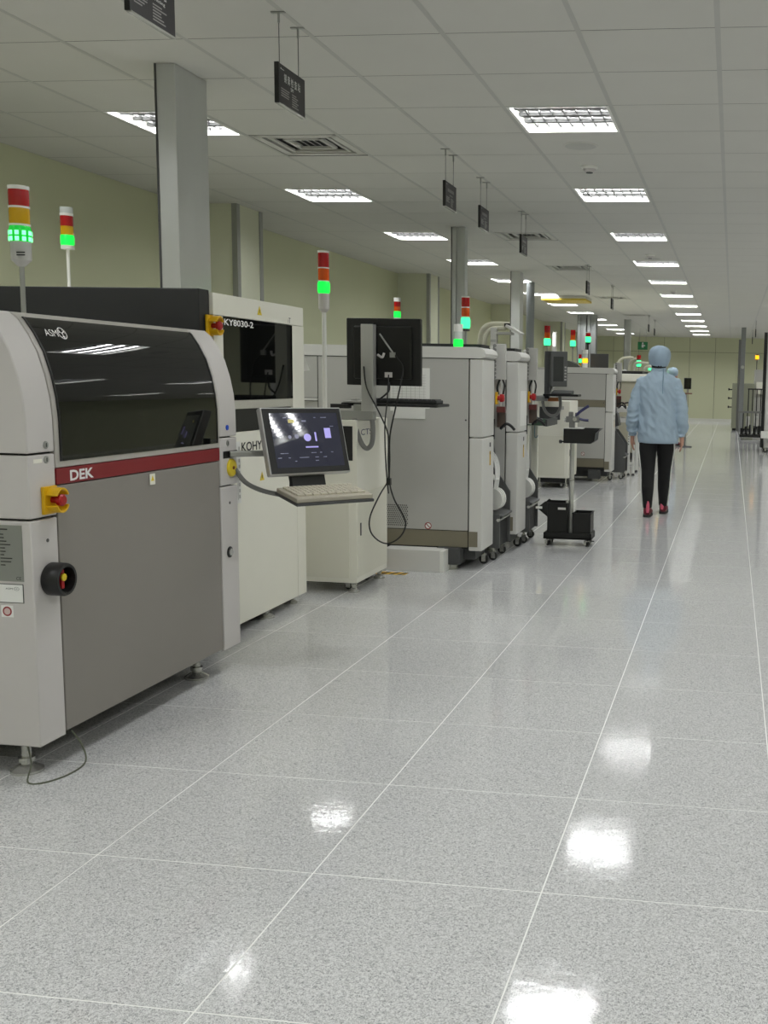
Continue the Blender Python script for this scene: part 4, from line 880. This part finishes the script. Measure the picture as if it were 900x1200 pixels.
# ------------------------------------------------------------------ black tool trolley
K = thing('tool_trolley', 'black wheeled trolley with bins, steel post and upper tray on the walkway edge', 'trolley', (-1.22, 8.0, 0))
MB().box(-1.41, -1.035, 7.9, 8.12, 0.055, 0.068).build('base_tray', M_BLACK, K)
MB().box(-1.41, -1.035, 7.9, 7.912, 0.055, 0.105).box(-1.41, -1.035, 8.108, 8.12, 0.055, 0.105).box(-1.41, -1.398, 7.9, 8.12, 0.055, 0.105).box(-1.047, -1.035, 7.9, 8.12, 0.055, 0.105).build('base_rim', M_BLACK, K, bev=0.003)
def open_bin(x0, x1, y0, y1, z0, z1, t, nm, lip=None):
    m = MB().box(x0, x1, y0, y1, z0, z0 + t).box(x0, x1, y0, y0 + t, z0, z1).box(x0, x1, y1 - t, y1, z0, z1).box(x1 - t, x1, y0, y1, z0, z1).box(x0, x0 + t, y0, y1, z0, z1 if not lip else z1 - 0.1)
    b = m.build(nm, M_BLACK, K, bev=0.002)
    MB().box(x0 - 0.004, x1 + 0.004, y0 - 0.004, y0 + 0.004, z1 - 0.008, z1).box(x0 - 0.004, x1 + 0.004, y1 - 0.004, y1 + 0.004, z1 - 0.008, z1).box(x1 - 0.004, x1 + 0.004, y0, y1, z1 - 0.008, z1).build('rim', M_MBLACK, b)
    return b
lb_ = open_bin(-1.385, -1.225, 7.92, 8.10, 0.07, 0.335, 0.006, 'tall_bin', lip=True)
MB().prism('y', [(-1.385, 0.225), (-1.46, 0.285), (-1.46, 0.295), (-1.40, 0.345), (-1.385, 0.335)], 7.92, 7.926).prism('y', [(-1.385, 0.225), (-1.46, 0.285), (-1.46, 0.295), (-1.40, 0.345), (-1.385, 0.335)], 8.094, 8.10).prism('y', [(-1.385, 0.225), (-1.46, 0.285), (-1.46, 0.295), (-1.385, 0.235)], 7.92, 8.10).build('angled_lip', M_BLACK, lb_)
MB().box(-1.475, -1.425, 7.912, 7.92, 0.285, 0.302).build('label_holder', M_WHITE, lb_); MB().box(-1.30, -1.24, 7.910, 7.916, 0.283, 0.300).build('label_holder', M_AGREY2, lb_)
MB().box(-1.375, -1.235, 7.93, 8.09, 0.30, 0.304).build('lid', M_MBLACK, lb_)
open_bin(-1.185, -1.045, 7.915, 8.10, 0.07, 0.262, 0.005, 'short_bin')
MB().cyl((-1.21, 8.0, 0.065), (-1.21, 8.0, 0.80), 0.018, 16).cyl((-1.235, 7.95, 0.065), (-1.235, 7.95, 0.36), 0.010, 10).build('post', M_STEEL, K, smooth=True)
MB().cyl((-1.21, 8.0, 0.065), (-1.21, 8.0, 0.085), 0.032, 16).build('collar', M_CHROME, K, smooth=True)
MB().cyl((-1.21, 8.0, 0.505), (-1.21, 8.0, 0.515), 0.021, 16).build('post_joint', M_CHROME, K, smooth=True)
tr = [(-1.262, 0.80), (-1.055, 0.80), (-1.025, 0.82), (-1.018, 0.88), (-0.985, 0.91), (-1.262, 0.91)]
t_ = MB().prism('y', tr, 7.88, 7.886).prism('y', tr, 8.10, 8.106).box(-1.262, -1.05, 7.88, 8.106, 0.80, 0.806).box(-1.262, -1.256, 7.88, 8.106, 0.80, 0.91).prism('y', [(-1.055, 0.80), (-1.025, 0.82), (-1.018, 0.88), (-0.985, 0.91), (-0.992, 0.912), (-1.024, 0.884), (-1.031, 0.824), (-1.058, 0.806)], 7.88, 8.106).build('upper_tray', M_BLACK, K, bev=0.001)
MB().box(-1.258, -1.13, 7.884, 8.1, 0.905, 0.914).build('tray_shelf', M_AGREY2, t_)
MB().cyl((-1.21, 8.0, 0.80), (-1.21, 8.0, 0.915), 0.018, 12).build('socket', M_MBLACK, t_)
MB().cyl((-1.225, 7.97, 0.808), (-1.285, 7.93, 0.808), 0.006, 8).lathe([(0.014, 0), (0.014, 0.015)], (-1.285, 7.93, 0.808), (-0.8, -0.5, 0), 10).build('clamp_knob', M_BLACK, t_)
J = thing('splicing_tool', 'grey hand tool with blue handles standing on the trolley tray', 'tool', (-1.2, 8.0, 0.914))
MB().box(-1.235, -1.195, 7.97, 8.03, 0.914, 0.955).box(-1.26, -1.16, 7.965, 8.035, 0.955, 1.0).box(-1.24, -1.21, 7.975, 8.025, 1.0, 1.035).box(-1.19, -1.165, 7.975, 8.025, 1.0, 1.03).build('head', M_HOSE, J, bev=0.004)
MB().cyl((-1.275, 8.0, 0.975), (-1.255, 8.0, 0.975), 0.014, 10).cyl((-1.19, 7.96, 0.98), (-1.19, 8.04, 0.98), 0.016, 10).build('screw_knob', M_CHROME, J)
BLU = mat('navy_handle', (44, 44, 92), 0.4)
MB().tube([(-1.185, 7.985, 1.005), (-1.15, 7.98, 1.04), (-1.10, 7.98, 1.075), (-1.085, 7.98, 1.083)], 0.011, 8).build('handle', BLU, J, smooth=True)
MB().tube([(-1.17, 8.01, 0.985), (-1.13, 8.01, 0.975), (-1.09, 8.01, 0.972)], 0.010, 8).build('handle', BLU, J, smooth=True)
for x in (-1.375, -1.07):
    for y in (7.925, 8.095): caster(K, x, y, 0.022, 0.057, ax=(1, 0, 0) if y > 8 else (0.7, 0.7, 0))
MB().cyl((-1.06, 7.91, 0.05), (-1.01, 7.89, 0.05), 0.005, 6).build('brake_lever', M_DGREY, K)

# ------------------------------------------------------------------ far end of the line
E_ = thing('reflow_oven', 'cream topped oven with white hoses behind the walking person', 'machine', (-2.2, 18.5, 0))
MB().box(-3.2, -1.38, 17.0, 22.5, 0.12, 1.27).build('body', mat('oven_beige', (176, 172, 152), 0.5), E_, bev=0.01)
MB().box(-3.25, -1.34, 16.97, 22.5, 1.275, 1.40).build('hood', M_CREAM, E_, bev=0.015)
MB().box(-1.85, -1.45, 17.0, 18.2, 1.40, 1.445).build('roof_rail', M_MBLACK, E_)
for i_, pts in enumerate(([(-1.88, 17.2, 1.40), (-1.87, 17.2, 1.56), (-1.80, 17.2, 1.645), (-1.68, 17.2, 1.665), (-1.62, 17.2, 1.66)], [(-1.70, 17.3, 1.445), (-1.69, 17.3, 1.55), (-1.65, 17.3, 1.62), (-1.58, 17.3, 1.65)], [(-1.64, 17.5, 1.445), (-1.62, 17.5, 1.56), (-1.56, 17.5, 1.59), (-1.40, 17.5, 1.58)], [(-1.50, 17.8, 1.445), (-1.48, 17.8, 1.50), (-1.42, 17.8, 1.53), (-1.2, 17.8, 1.52)])):
    MB().tube(pts, 0.022, 8).build('extraction_hose', M_CHOSE, E_, smooth=True)
MB().ball((-1.76, 17.2, 1.43), 0.05, 0.05, 0.04).build('vent_cap', M_WHITE, E_, smooth=True)
for x in (-3.1, -1.5):
    for y in (17.2, 22.3): foot(E_, x, y, 0.125, 0.06)
tower(E_, -1.655, 18.6, 1.40, [1.53, (M_DGREY, 0.01, 1), (M_LENSG2, 0.11, 1.2), (M_DGREY, 0.02, 0.8), (M_LENSR, 0.07, 1)], r=0.036)
tower(E_, -1.53, 19.6, 1.40, [1.49, (M_LENSG2, 0.09, 1.1), (M_CLEAR, 0.03, 1)], r=0.032)
tower(E_, -1.44, 21.2, 1.40, [1.45, (M_LENSG2, 0.11, 1.1), (M_LENSA, 0.10, 1.0), (M_CLEAR, 0.04, 1)], r=0.038)
W = thing('white_stand', 'white perforated leg frame standing left of the walking person', 'stand', (-1.4, 14.3, 0))
for x in (-1.37, -1.305):
    MB().box(x - 0.016, x + 0.016, 14.2, 14.24, 0.03, 0.72).build('post', M_WHITE, W)
for k in range(8): MB().box(-1.378, -1.368, 14.198, 14.2, 0.42 + k * 0.035, 0.435 + k * 0.035).build('slot_hole', M_BLACK, W)
MB().box(-1.62, -1.29, 14.2, 14.8, 0.72, 0.78).build('shelf', M_WHITE, W); MB().box(-1.62, -1.29, 14.2, 14.8, 0.86, 0.93).build('shelf', M_AGREY2, W)
MB().box(-1.62, -1.58, 14.2, 14.24, 0.03, 0.93).build('post', M_WHITE, W); MB().box(-1.33, -1.29, 14.76, 14.8, 0.03, 0.93).build('post', M_WHITE, W); MB().box(-1.62, -1.58, 14.76, 14.8, 0.03, 0.93).build('post', M_WHITE, W)
MB().box(-1.33, -1.29, 14.2, 14.24, 0.78, 0.86).build('post', M_WHITE, W)
MB().box(-1.60, -1.30, 14.22, 14.24, 0.14, 0.18).build('cross_bar', M_WHITE, W)
for x, y in ((-1.37, 14.22), (-1.305, 14.22), (-1.6, 14.22), (-1.31, 14.78), (-1.6, 14.78)): MB().lathe([(0.022, 0), (0.022, 0.012), (0.010, 0.016), (0.010, 0.031)], (x, y, 0), n=12).build('foot', M_BLACK, W)
for x0, x1, y, lb in ((-3.56, -3.37, 24.0, 'left one of the far pair of steel ducts'), (-3.34, -3.14, 24.0, 'right one of the far pair of steel ducts')):
    duct(lb, x0, x1, y, y + 0.3, 1.301, mat('dull_duct', (150, 153, 152), 0.45, 0.4), groove=0.04)
G3 = thing('grey_machine', 'low grey machine under the far pair of ducts', 'machine', (-3.3, 23.6, 0))
MB().box(-3.9, -2.3, 23.0, 26.5, 0.1, 1.3).build('body', M_AGREY, G3, bev=0.01); MB().box(-3.8, -2.4, 22.985, 23.0, 0.2, 1.2).build('end_panel', M_AGREY2, G3)
for x in (-3.8, -2.4):
    for y in (23.1, 26.4): foot(G3, x, y, 0.102, 0.05)
duct('far slim steel duct left of the exit sign', -2.65, -2.5, 25.6, 25.8, 1.301, M_DUCT, groove=0.03)
o = thing('light_tube_post', 'thin post with a white glowing tube left of the far ducts', 'lamp', (-2.78, 16.3, 1.426))
MB().cyl((-2.78, 16.3, 1.426), (-2.78, 16.3, 1.62), 0.02, 8).build('stem', M_AGREY2, o); MB().box(-2.81, -2.75, 16.28, 16.33, 1.60, 2.02).build('post', M_AGREY2, o)
MB().cyl((-2.78, 16.26, 1.80), (-2.78, 16.26, 2.0), 0.018, 10).build('tube', mat('glow_tube', (250, 250, 245), 0.4, emit=(255, 255, 250), estr=1.5), o)
# far station where the second person stands
Z2 = thing('station_monitor', 'small black monitor on a stand in front of the second person, far off', 'monitor', (-0.87, 21.0, 0))
sm = MB().box(-0.955, -0.81, 20.95, 20.985, 1.15, 1.37).build('monitor_shell', M_BLACK, Z2, bev=0.004); MB().box(-0.94, -0.825, 20.947, 20.95, 1.165, 1.355).build('screen', M_GLASS, sm)
MB().box(-1.02, -0.79, 20.85, 21.1, 1.05, 1.075).build('shelf', mat('brown_shelf', (140, 104, 86), 0.5), Z2)
MB().cyl((-0.9, 21.0, 0.02), (-0.9, 21.0, 1.05), 0.02, 10).cyl((-0.88, 20.97, 1.075), (-0.88, 20.97, 1.16), 0.015, 8).build('post', M_TRIM, Z2); MB().lathe([(0.14, 0), (0.14, 0.015), (0.03, 0.025)], (-0.9, 21.0, 0), n=20).build('base', M_DGREY, Z2)

# ------------------------------------------------------------------ right side of the walkway, far off
Q = thing('grey_cabinet', 'grey green cabinet with side handles against the far wall on the right', 'cabinet', (0.12, 29.4, 0))
MB().box(0.0, 0.6, 29.0, 29.9, 0.06, 1.29).build('body', mat('grey_green_enamel', (146, 148, 128), 0.5), Q, bev=0.01)
for z in (0.62, 0.86, 1.1): MB().box(-0.09, 0.0, 29.2, 29.24, z, z + 0.03).cyl((-0.09, 29.22, z - 0.01), (-0.09, 29.22, z + 0.05), 0.02, 8).build('handle', M_BLACK, Q)
MB().box(0.03, 0.57, 29.05, 29.85, 0.0, 0.06).build('plinth', M_BLACK, Q)
o = thing('service_column', 'grey steel column rising beside the far right cabinet', 'column', (0.25, 28.6, 0))
MB().box(0.13, 0.19, 28.6, 28.75, 0, 2.45).build('slim_channel', M_HOSE, o); MB().box(0.19, 0.31, 28.45, 28.7, 0.0, ZC - 0.0015).build('post', mat('column_grey', (136, 138, 138), 0.4, 0.4), o, bev=0.005)
MB().cyl((0.25, 28.44, 1.72), (0.25, 28.45, 1.72), 0.045, 14).build('round_plate', M_AGREY, o)
R_ = thing('rail_rack', 'black barred rack with grey uprights at the right of the walkway', 'rack', (0.5, 24.7, 0))
MB().box(0.2, 0.95, 24.45, 25.1, 0.05, 0.11).build('base_frame', M_BLACK, R_)
MB().box(0.16, 0.98, 24.45, 24.49, 0.61, 0.655).build('middle_rail', M_HOSE, R_); MB().box(0.36, 0.98, 24.6, 24.63, 1.145, 1.175).build('top_rail', M_BLACK, R_)
for k in range(9):
    x = 0.18 + k * 0.095
    MB().box(x - 0.012, x + 0.012, 24.46, 24.49, 0.11, 0.61).build('lower_bar', M_BLACK if k % 3 else M_HOSE, R_)
for k in range(7):
    x = 0.38 + k * 0.095
    MB().box(x - 0.012, x + 0.012, 24.6, 24.63, 0.655, 1.145).build('upper_bar', M_BLACK, R_)
for k in range(7): MB().box(0.22 + k * 0.1, 0.28 + k * 0.1, 24.7, 25.0, 0.11, 0.25 + 0.1 * (k * 37 % 5) / 5).build('magazine', M_BLACK, R_)
for k in range(3): MB().box(0.35 + k * 0.2, 0.43 + k * 0.2, 24.75, 25.0, 0.30, 0.52).build('white_block', M_AGREY2, R_)
for x in (0.26, 0.9):
    for y in (24.55, 25.0): caster(R_, x, y, 0.022, 0.052)
Y_ = thing('grey_machine', 'grey machine with cream top box and yellow beacon at the far right', 'machine', (0.75, 30.3, 0))
MB().box(0.62, 1.6, 30.0, 31.2, 0.1, 1.68).build('body', M_AGREY, Y_, bev=0.01); MB().box(0.66, 1.3, 29.9, 30.0, 1.0, 1.34).build('front_box', M_CREAM, Y_, bev=0.01)
MB().box(0.64, 1.58, 30.05, 31.15, 0.0, 0.1).build('plinth', M_BLACK, Y_)
tower(Y_, 0.66, 30.08, 1.68, [1.95, (M_BLACK, 0.02, 1), (M_LENSA, 0.11, 1.15), (M_BLACK, 0.03, 1)], r=0.045, pole=0.014, pm=M_DGREY)
N_ = thing('tall_cabinet', 'tall white cabinet with black edge cut off by the right edge of the picture', 'cabinet', (0.9, 20.4, 0))
MB().box(0.56, 0.62, 20.0, 20.06, 0.09, 2.24).build('edge_post', M_BLACK, N_); MB().box(0.625, 1.4, 20.02, 20.9, 0.09, 2.22).build('body', M_AGREY2, N_, bev=0.006)
MB().box(0.565, 1.4, 19.9, 20.0, 0.27, 0.40).build('front_bumper', M_WHITE, N_, bev=0.006)
MB().box(0.56, 1.4, 20.06, 20.9, 0.09, 0.15).build('base_frame', M_DGREY, N_)
for x in (0.66, 1.3):
    for y in (20.08, 20.8): caster(N_, x, y, 0.036, 0.092)
for yy, lb in ((25.2, 'small black hanging sign at the far right, nearer of two'), (29.5, 'small black hanging sign at the far right, farther of two')):
    o = thing('hanging_sign', lb, 'sign', (0.5, yy, 2.38), group='black signs hanging at the far right')
    MB().box(0.49, 0.51, yy, yy + 0.27, 2.38, 2.56).build('board', M_SIGN, o)
    for dy in (0.04, 0.23): MB().cyl((0.5, yy + dy, 2.56), (0.5, yy + dy, ZC), 0.003, 6).build('wire', M_DGREY, o)
# ------------------------------------------------------------------ people
SKIN = mat('skin', (198, 150, 128), 0.55); HAIR = mat('black_hair', (20, 18, 17), 0.6)
SMOCK = mat('pale_blue_smock', (166, 186, 202), 0.75, var=0.04, scale=14, bump=0.12, bscale=18)
CAPM = mat('blue_cap_cloth', (158, 178, 196), 0.8, var=0.05, scale=20, bump=0.3, bscale=30)
PANTS = mat('black_trousers', (16, 16, 17), 0.8); SHOE = mat('wine_shoe', (104, 22, 40), 0.6); SOLE = mat('dark_sole', (40, 38, 38), 0.7); PINK = mat('pink_heel_tab', (226, 104, 128), 0.6)
def limb(mb, pts, rad, n=12, ref=(1, 0, 0)):
    """tapering limb through points; rad a list of (rx, ry) or numbers"""
    P_ = [Vector(p) for p in pts]; rings = []; ux = None
    for i, p in enumerate(P_):
        d = (P_[min(i + 1, len(P_) - 1)] - P_[max(i - 1, 0)]).normalized()
        a = Vector(ref); a = (a - d * a.dot(d)).normalized(); b = d.cross(a)
        r = rad[i]; rx, ry = r if isinstance(r, tuple) else (r, r)
        rings.append((p, a * rx, b * ry))
    return mb.loft(rings, n)
def add_hand(mb, w, side):
    """relaxed hand hanging from wrist w; the thumb points forward (+y)"""
    w = Vector(w); dn = Vector((0.02 * side, 0.10, -1)).normalized()
    limb(mb, [w + Vector((0, 0, 0.03)), w, w + dn * 0.03, w + dn * 0.065, w + dn * 0.085], [(0.024, 0.028), (0.022, 0.027), (0.021, 0.036), (0.021, 0.041), (0.017, 0.037)])
    for k, (off, ln) in enumerate(((0.027, 0.068), (0.009, 0.076), (-0.009, 0.071), (-0.026, 0.056))):
        b = w + dn * 0.075 + Vector((0, off, 0)); c = -side
        p1 = b + dn * ln * 0.45 + Vector((0.004 * c, 0.0, 0)); p2 = p1 + (dn + Vector((0.35 * c, 0.0, 0))).normalized() * ln * 0.32; p3 = p2 + (dn + Vector((0.75 * c, 0, 0))).normalized() * ln * 0.24
        limb(mb, [b, p1, p2, p3], [0.0088, 0.0086, 0.0078, 0.0062], 8)
    b = w + dn * 0.028 + Vector((0, 0.024, 0))
    limb(mb, [b, b + Vector((-0.008 * side, 0.022, -0.026)), b + Vector((-0.014 * side, 0.030, -0.050)), b + Vector((-0.018 * side, 0.031, -0.068))], [0.012, 0.0105, 0.0095, 0.007], 8)
def remesh(o, v, sm=4):
    m = o.modifiers.new('fuse', 'REMESH'); m.mode = 'VOXEL'; m.voxel_size = v; m.use_smooth_shade = True
    s = o.modifiers.new('soften', 'SMOOTH'); s.factor = 0.5; s.iterations = sm
    return o
from mathutils import noise as _nz
def fold(o):
    """bake the fused smock and press soft diagonal folds into it"""
    dg = bpy.context.evaluated_depsgraph_get(); me = bpy.data.meshes.new_from_object(o.evaluated_get(dg)); o.modifiers.clear()
    me.calc_loop_triangles()
    nr = [v.normal.copy() for v in me.vertices]
    for v, n in zip(me.vertices, nr):
        p = v.co; sx = 1 if p.x > 0 else -1
        if abs(p.x) > 0.17 and p.z < 1.22:                       # sleeves: rings gathered toward the cuff
            q = Vector((p.x * 5, p.y * 5, p.z * 17 + p.y * 9 * sx)); amp = 0.010
        else:                                                    # back and front: folds falling from the shoulders
            q = Vector((p.x * 15 + p.z * 8, p.y * 6, p.z * 5.5 - p.x * 3)); amp = 0.0115
        h = 1 - abs(_nz.noise(q)) * 2.2 + 0.35 * _nz.noise(q * 2.3)
        fade = min(1.0, max(0.0, (p.z - 0.715) / 0.08)) if abs(p.x) < 0.18 else 1.0
        v.co = p + n * (amp * (h - 0.45)) * fade
    me.shade_smooth(); o.data = me
    sm = o.modifiers.new('soften', 'SMOOTH'); sm.factor = 0.45; sm.iterations = 3
def person(name, label, loc, rz, stride, h=1.0, vox=0.0065, arms=1.0):
    o = thing(name, label, 'person', loc, rz, local=True)
    fl_, fr_ = -0.10 * stride, 0.20 * stride
    L = {}
    for s, fy in ((-1, fl_), (1, fr_)):
        x = 0.066 * s
        L[s] = [Vector((x * 1.25, 0.0, 0.84)), Vector((x * 1.25, fy * 0.25 + 0.01, 0.64)), Vector((x * 1.12, fy * 0.55 + 0.015, 0.44)), Vector((x * 1.05, fy * 0.85 - 0.01, 0.27)), Vector((x, fy, 0.085))]
    AR = {}
    for s in (-1, 1):
        AR[s] = [Vector((0.15 * s, 0.0, 1.272)), Vector((0.195 * s, -0.01, 1.15)), Vector((0.225 * s, -0.025, 0.99)), Vector((0.238 * s, 0.01, 0.87)), Vector((0.236 * s, 0.03 * (1 if s < 0 else 0.4) * arms, 0.765))]
    # body: one continuous surface
    b = MB()
    b.loft([((0, 0, z), (a, 0, 0), (0, d, 0)) for z, a, d in ((0.80, 0.14, 0.10), (0.90, 0.14, 0.10), (1.0, 0.12, 0.09), (1.15, 0.135, 0.095), (1.25, 0.145, 0.09), (1.31, 0.11, 0.07), (1.345, 0.06, 0.058), (1.38, 0.05, 0.053), (1.42, 0.05, 0.055))], 18)
    b.loft([((0, 0.012 + dy, z), (a, 0, 0), (0, d, 0)) for z, a, d, dy in ((1.375, 0.03, 0.03, 0.05), (1.39, 0.05, 0.06, 0.035), (1.42, 0.065, 0.085, 0.015), (1.46, 0.072, 0.094, 0.005), (1.50, 0.076, 0.098, 0.0), (1.54, 0.074, 0.095, 0.0), (1.575, 0.055, 0.07, 0.0), (1.592, 0.02, 0.03, 0.0))], 18)
    b.loft([((0, 0.10, 1.455), (0.016, 0, 0), (0, 0.018, 0)), ((0, 0.106, 1.465), (0.013, 0, 0), (0, 0.022, 0)), ((0, 0.10, 1.50), (0.008, 0, 0), (0, 0.012, 0))], 8)
    for s in (-1, 1): b.ball((0.076 * s, 0.0, 1.475), 0.012, 0.022, 0.032, 10, 7)
    for s in (-1, 1):
        limb(b, L[s][:1] and [Vector((0.07 * s, 0, 0.9))] + L[s], [0.085, 0.082, 0.070, 0.056, 0.05, 0.036])
        limb(b, [L[s][-1], L[s][-1] + Vector((0, 0.02, -0.05)), L[s][-1] + Vector((0.005 * s, 0.10, -0.06))], [0.036, 0.034, 0.028])
        limb(b, AR[s], [0.036, 0.034, 0.034, 0.03, 0.024], 12, (0, 1, 0)); add_hand(b, AR[s][-1], s)
    bo = remesh(b.build('body', SKIN, o), vox, 3)
    for s in (-1, 1):
        MB().ball((0.030 * s, 0.100, 1.49), 0.011, 0.008, 0.006, 10, 7).build('eye', M_WHITE, o, smooth=True); MB().ball((0.030 * s, 0.106, 1.49), 0.005, 0.004, 0.005, 8, 6).build('pupil', M_BLACK, o, smooth=True)
    MB().ball((0, 0.104, 1.425), 0.022, 0.006, 0.006, 10, 6).build('mouth', mat('lips', (160, 90, 84), 0.5), o, smooth=True)
    # hair at the nape, under the cap
    MB().loft([((0, -0.012, z), (a, 0, 0), (0, d, 0)) for z, a, d in ((1.40, 0.05, 0.058), (1.412, 0.068, 0.074), (1.44, 0.073, 0.080), (1.48, 0.076, 0.084), (1.53, 0.072, 0.082), (1.56, 0.05, 0.06))], 16).build('hair', HAIR, o, smooth=True)
    # cap: puffed cloth gathered on a band
    cp = MB(); tl = Matrix.Rotation(math.radians(9), 3, 'X') @ Matrix.Rotation(math.radians(5), 3, 'Y'); cc = Vector((0.004, -0.004, 1.528)); rg = []
    for z, a in ((-0.082, 0.084), (-0.078, 0.092), (-0.055, 0.099), (-0.02, 0.106), (0.02, 0.105), (0.05, 0.094), (0.072, 0.074), (0.086, 0.045), (0.09, 0.012)):
        rg.append((cc + tl @ Vector((0, 0, z)), tl @ Vector((a, 0, 0)), tl @ Vector((0, a * 1.12, 0))))
    cp.loft(rg, 28); rr = random.Random(3)
    for i, v in enumerate(cp.v):
        k = i % 28; ring_ = i // 28
        if 1 < ring_ < 8: v += (v - cc) * (0.035 * math.sin(k * 1.35) + rr.uniform(-0.015, 0.015))
    c = cp.build('cap', CAPM, o, smooth=True); sd = c.modifiers.new('soft', 'SUBSURF'); sd.levels = sd.render_levels = 1
    bd = MB().loft([(cc + tl @ Vector((0, 0, z)), tl @ Vector((a, 0, 0)), tl @ Vector((0, a * 1.12, 0))) for z, a in ((-0.092, 0.083), (-0.092, 0.088), (-0.074, 0.092), (-0.074, 0.085))], 28).build('band', CAPM, c, smooth=True)
    # smock
    j = MB()
    j.loft([((cx, 0, z), (a, 0, 0), (0, d, 0)) for z, a, d, cx in ((0.700, 0.188, 0.135, 0.012), (0.72, 0.196, 0.142, 0.012), (0.80, 0.196, 0.142, 0.01), (0.92, 0.188, 0.135, 0.005), (1.04, 0.184, 0.13, 0), (1.14, 0.188, 0.13, 0), (1.22, 0.196, 0.128, 0), (1.275, 0.192, 0.115, 0), (1.32, 0.15, 0.095, 0), (1.35, 0.105, 0.08, 0), (1.375, 0.072, 0.07, 0), (1.415, 0.063, 0.066, 0), (1.42, 0.05, 0.05, 0))], 28)
    for s in (-1, 1):
        a = AR[s]
        limb(j, [Vector((0.10 * s, 0, 1.30)), a[0] + Vector((0.005 * s, 0, 0)), a[1] + Vector((0.006 * s, 0, 0)), a[2] + Vector((0.004 * s, 0, 0.03)), a[2] + Vector((0.006 * s, 0, -0.05)), a[3] + Vector((0.006 * s, 0, -0.02)), a[3] + Vector((-0.002 * s, 0.006, -0.06)), a[4] + Vector((0, 0, 0.022)), a[4] + Vector((0, 0, 0.0))], [0.05, 0.056, 0.058, 0.058, 0.060, (0.062, 0.056), (0.058, 0.050), (0.042, 0.036), (0.045, 0.038)], 18, (0, 1, 0))
    js = remesh(j.build('smock', SMOCK, o), vox * 1.1, 3)
    fold(js)
    MB().loft([((0.0, 0, z), (a, 0, 0), (0, d, 0)) for z, a, d in ((1.38, 0.072, 0.074), (1.39, 0.075, 0.077), (1.425, 0.068, 0.071), (1.428, 0.060, 0.063))], 24).build('collar', SMOCK, js, smooth=True)
    MB().tube([(0.045, -0.078, 1.41), (0.05, -0.112, 1.33), (0.05, -0.137, 1.24), (0.052, -0.142, 1.17)], 0.0028, 6).build('seam', mat('seam_blue', (110, 140, 160), 0.8), js)
    # trousers
    t = MB(); t.loft([((0, 0, z), (a, 0, 0), (0, d, 0)) for z, a, d in ((0.98, 0.13, 0.09), (0.88, 0.155, 0.105), (0.78, 0.162, 0.11), (0.72, 0.155, 0.105))], 20)
    for s in (-1, 1):
        limb(t, [Vector((0.075 * s, 0, 0.86))] + L[s][1:] , [(0.092, 0.11), (0.086, 0.09), (0.066, 0.074), (0.060, 0.070), (0.044, 0.052)], 16)
    to = remesh(t.build('trousers', PANTS, o), vox, 3)
    for s in (-1, 1):
        P_ = [Vector((0.078 * s, 0, 0.74)) + Vector((0.092 * s, 0, 0))] + [p + Vector((w_ * s, -0.006, 0)) for p, w_ in zip(L[s][1:], (0.084, 0.0645, 0.0585, 0.0425))]
        for dy in (-0.02, 0.0):
            rgs = []
            for p in P_: rgs.append((p + Vector((0, dy, 0)), Vector((0.0075, 0, 0)), Vector((0, 0.007, 0))))
            MB().loft(rgs, 6).build('stripe', M_WHITE, to)
    # shoes
    for s, fy in ((-1, fl_), (1, fr_)):
        x = L[s][-1].x; y = L[s][-1].y - 0.045; lift = 0.0
        rgs = [(Vector((x, y + t_ * 0.25, hh / 2 + 0.012)), Vector((w_, 0, 0)), Vector((0, 0, hh / 2))) for t_, w_, hh in ((0.0, 0.018, 0.05), (0.04, 0.032, 0.085), (0.14, 0.036, 0.10), (0.30, 0.037, 0.10), (0.45, 0.038, 0.08), (0.65, 0.044, 0.066), (0.85, 0.042, 0.056), (0.96, 0.030, 0.044), (1.0, 0.012, 0.028))]
        sh = MB().loft(rgs, 16).build('shoe', SHOE, o, smooth=True)
        ol = [(x + w_, y + t_ * 0.25) for t_, w_ in ((-0.02, 0.02), (0.06, 0.036), (0.3, 0.038), (0.65, 0.046), (0.88, 0.042), (1.02, 0.018))]; ol += [(2 * x - a_, b_) for a_, b_ in ol[::-1]]
        MB().prism('z', ol, 0.0, 0.024).build('sole', SOLE, sh, bev=0.004)
        MB().loft([(Vector((x - 0.008 * s, y - 0.002, z)), Vector((w_, 0, 0)), Vector((0, 0.009, 0))) for z, w_ in ((0.045, 0.012), (0.08, 0.017), (0.12, 0.017), (0.15, 0.012), (0.158, 0.004))], 10).build('heel_tab', PINK, sh, smooth=True)
    o.scale = (h, h, h)
    return o
person('person', 'person in pale blue smock and cap walking away down the aisle, black striped trousers', (-0.695, 9.97, 0), 0.0, 1.0, h=1.0)
person('person', 'second person in blue cap and smock, far off behind the walking one', (-1.21, 21.35, 0), math.radians(-80), 0.15, h=0.975, vox=0.012)
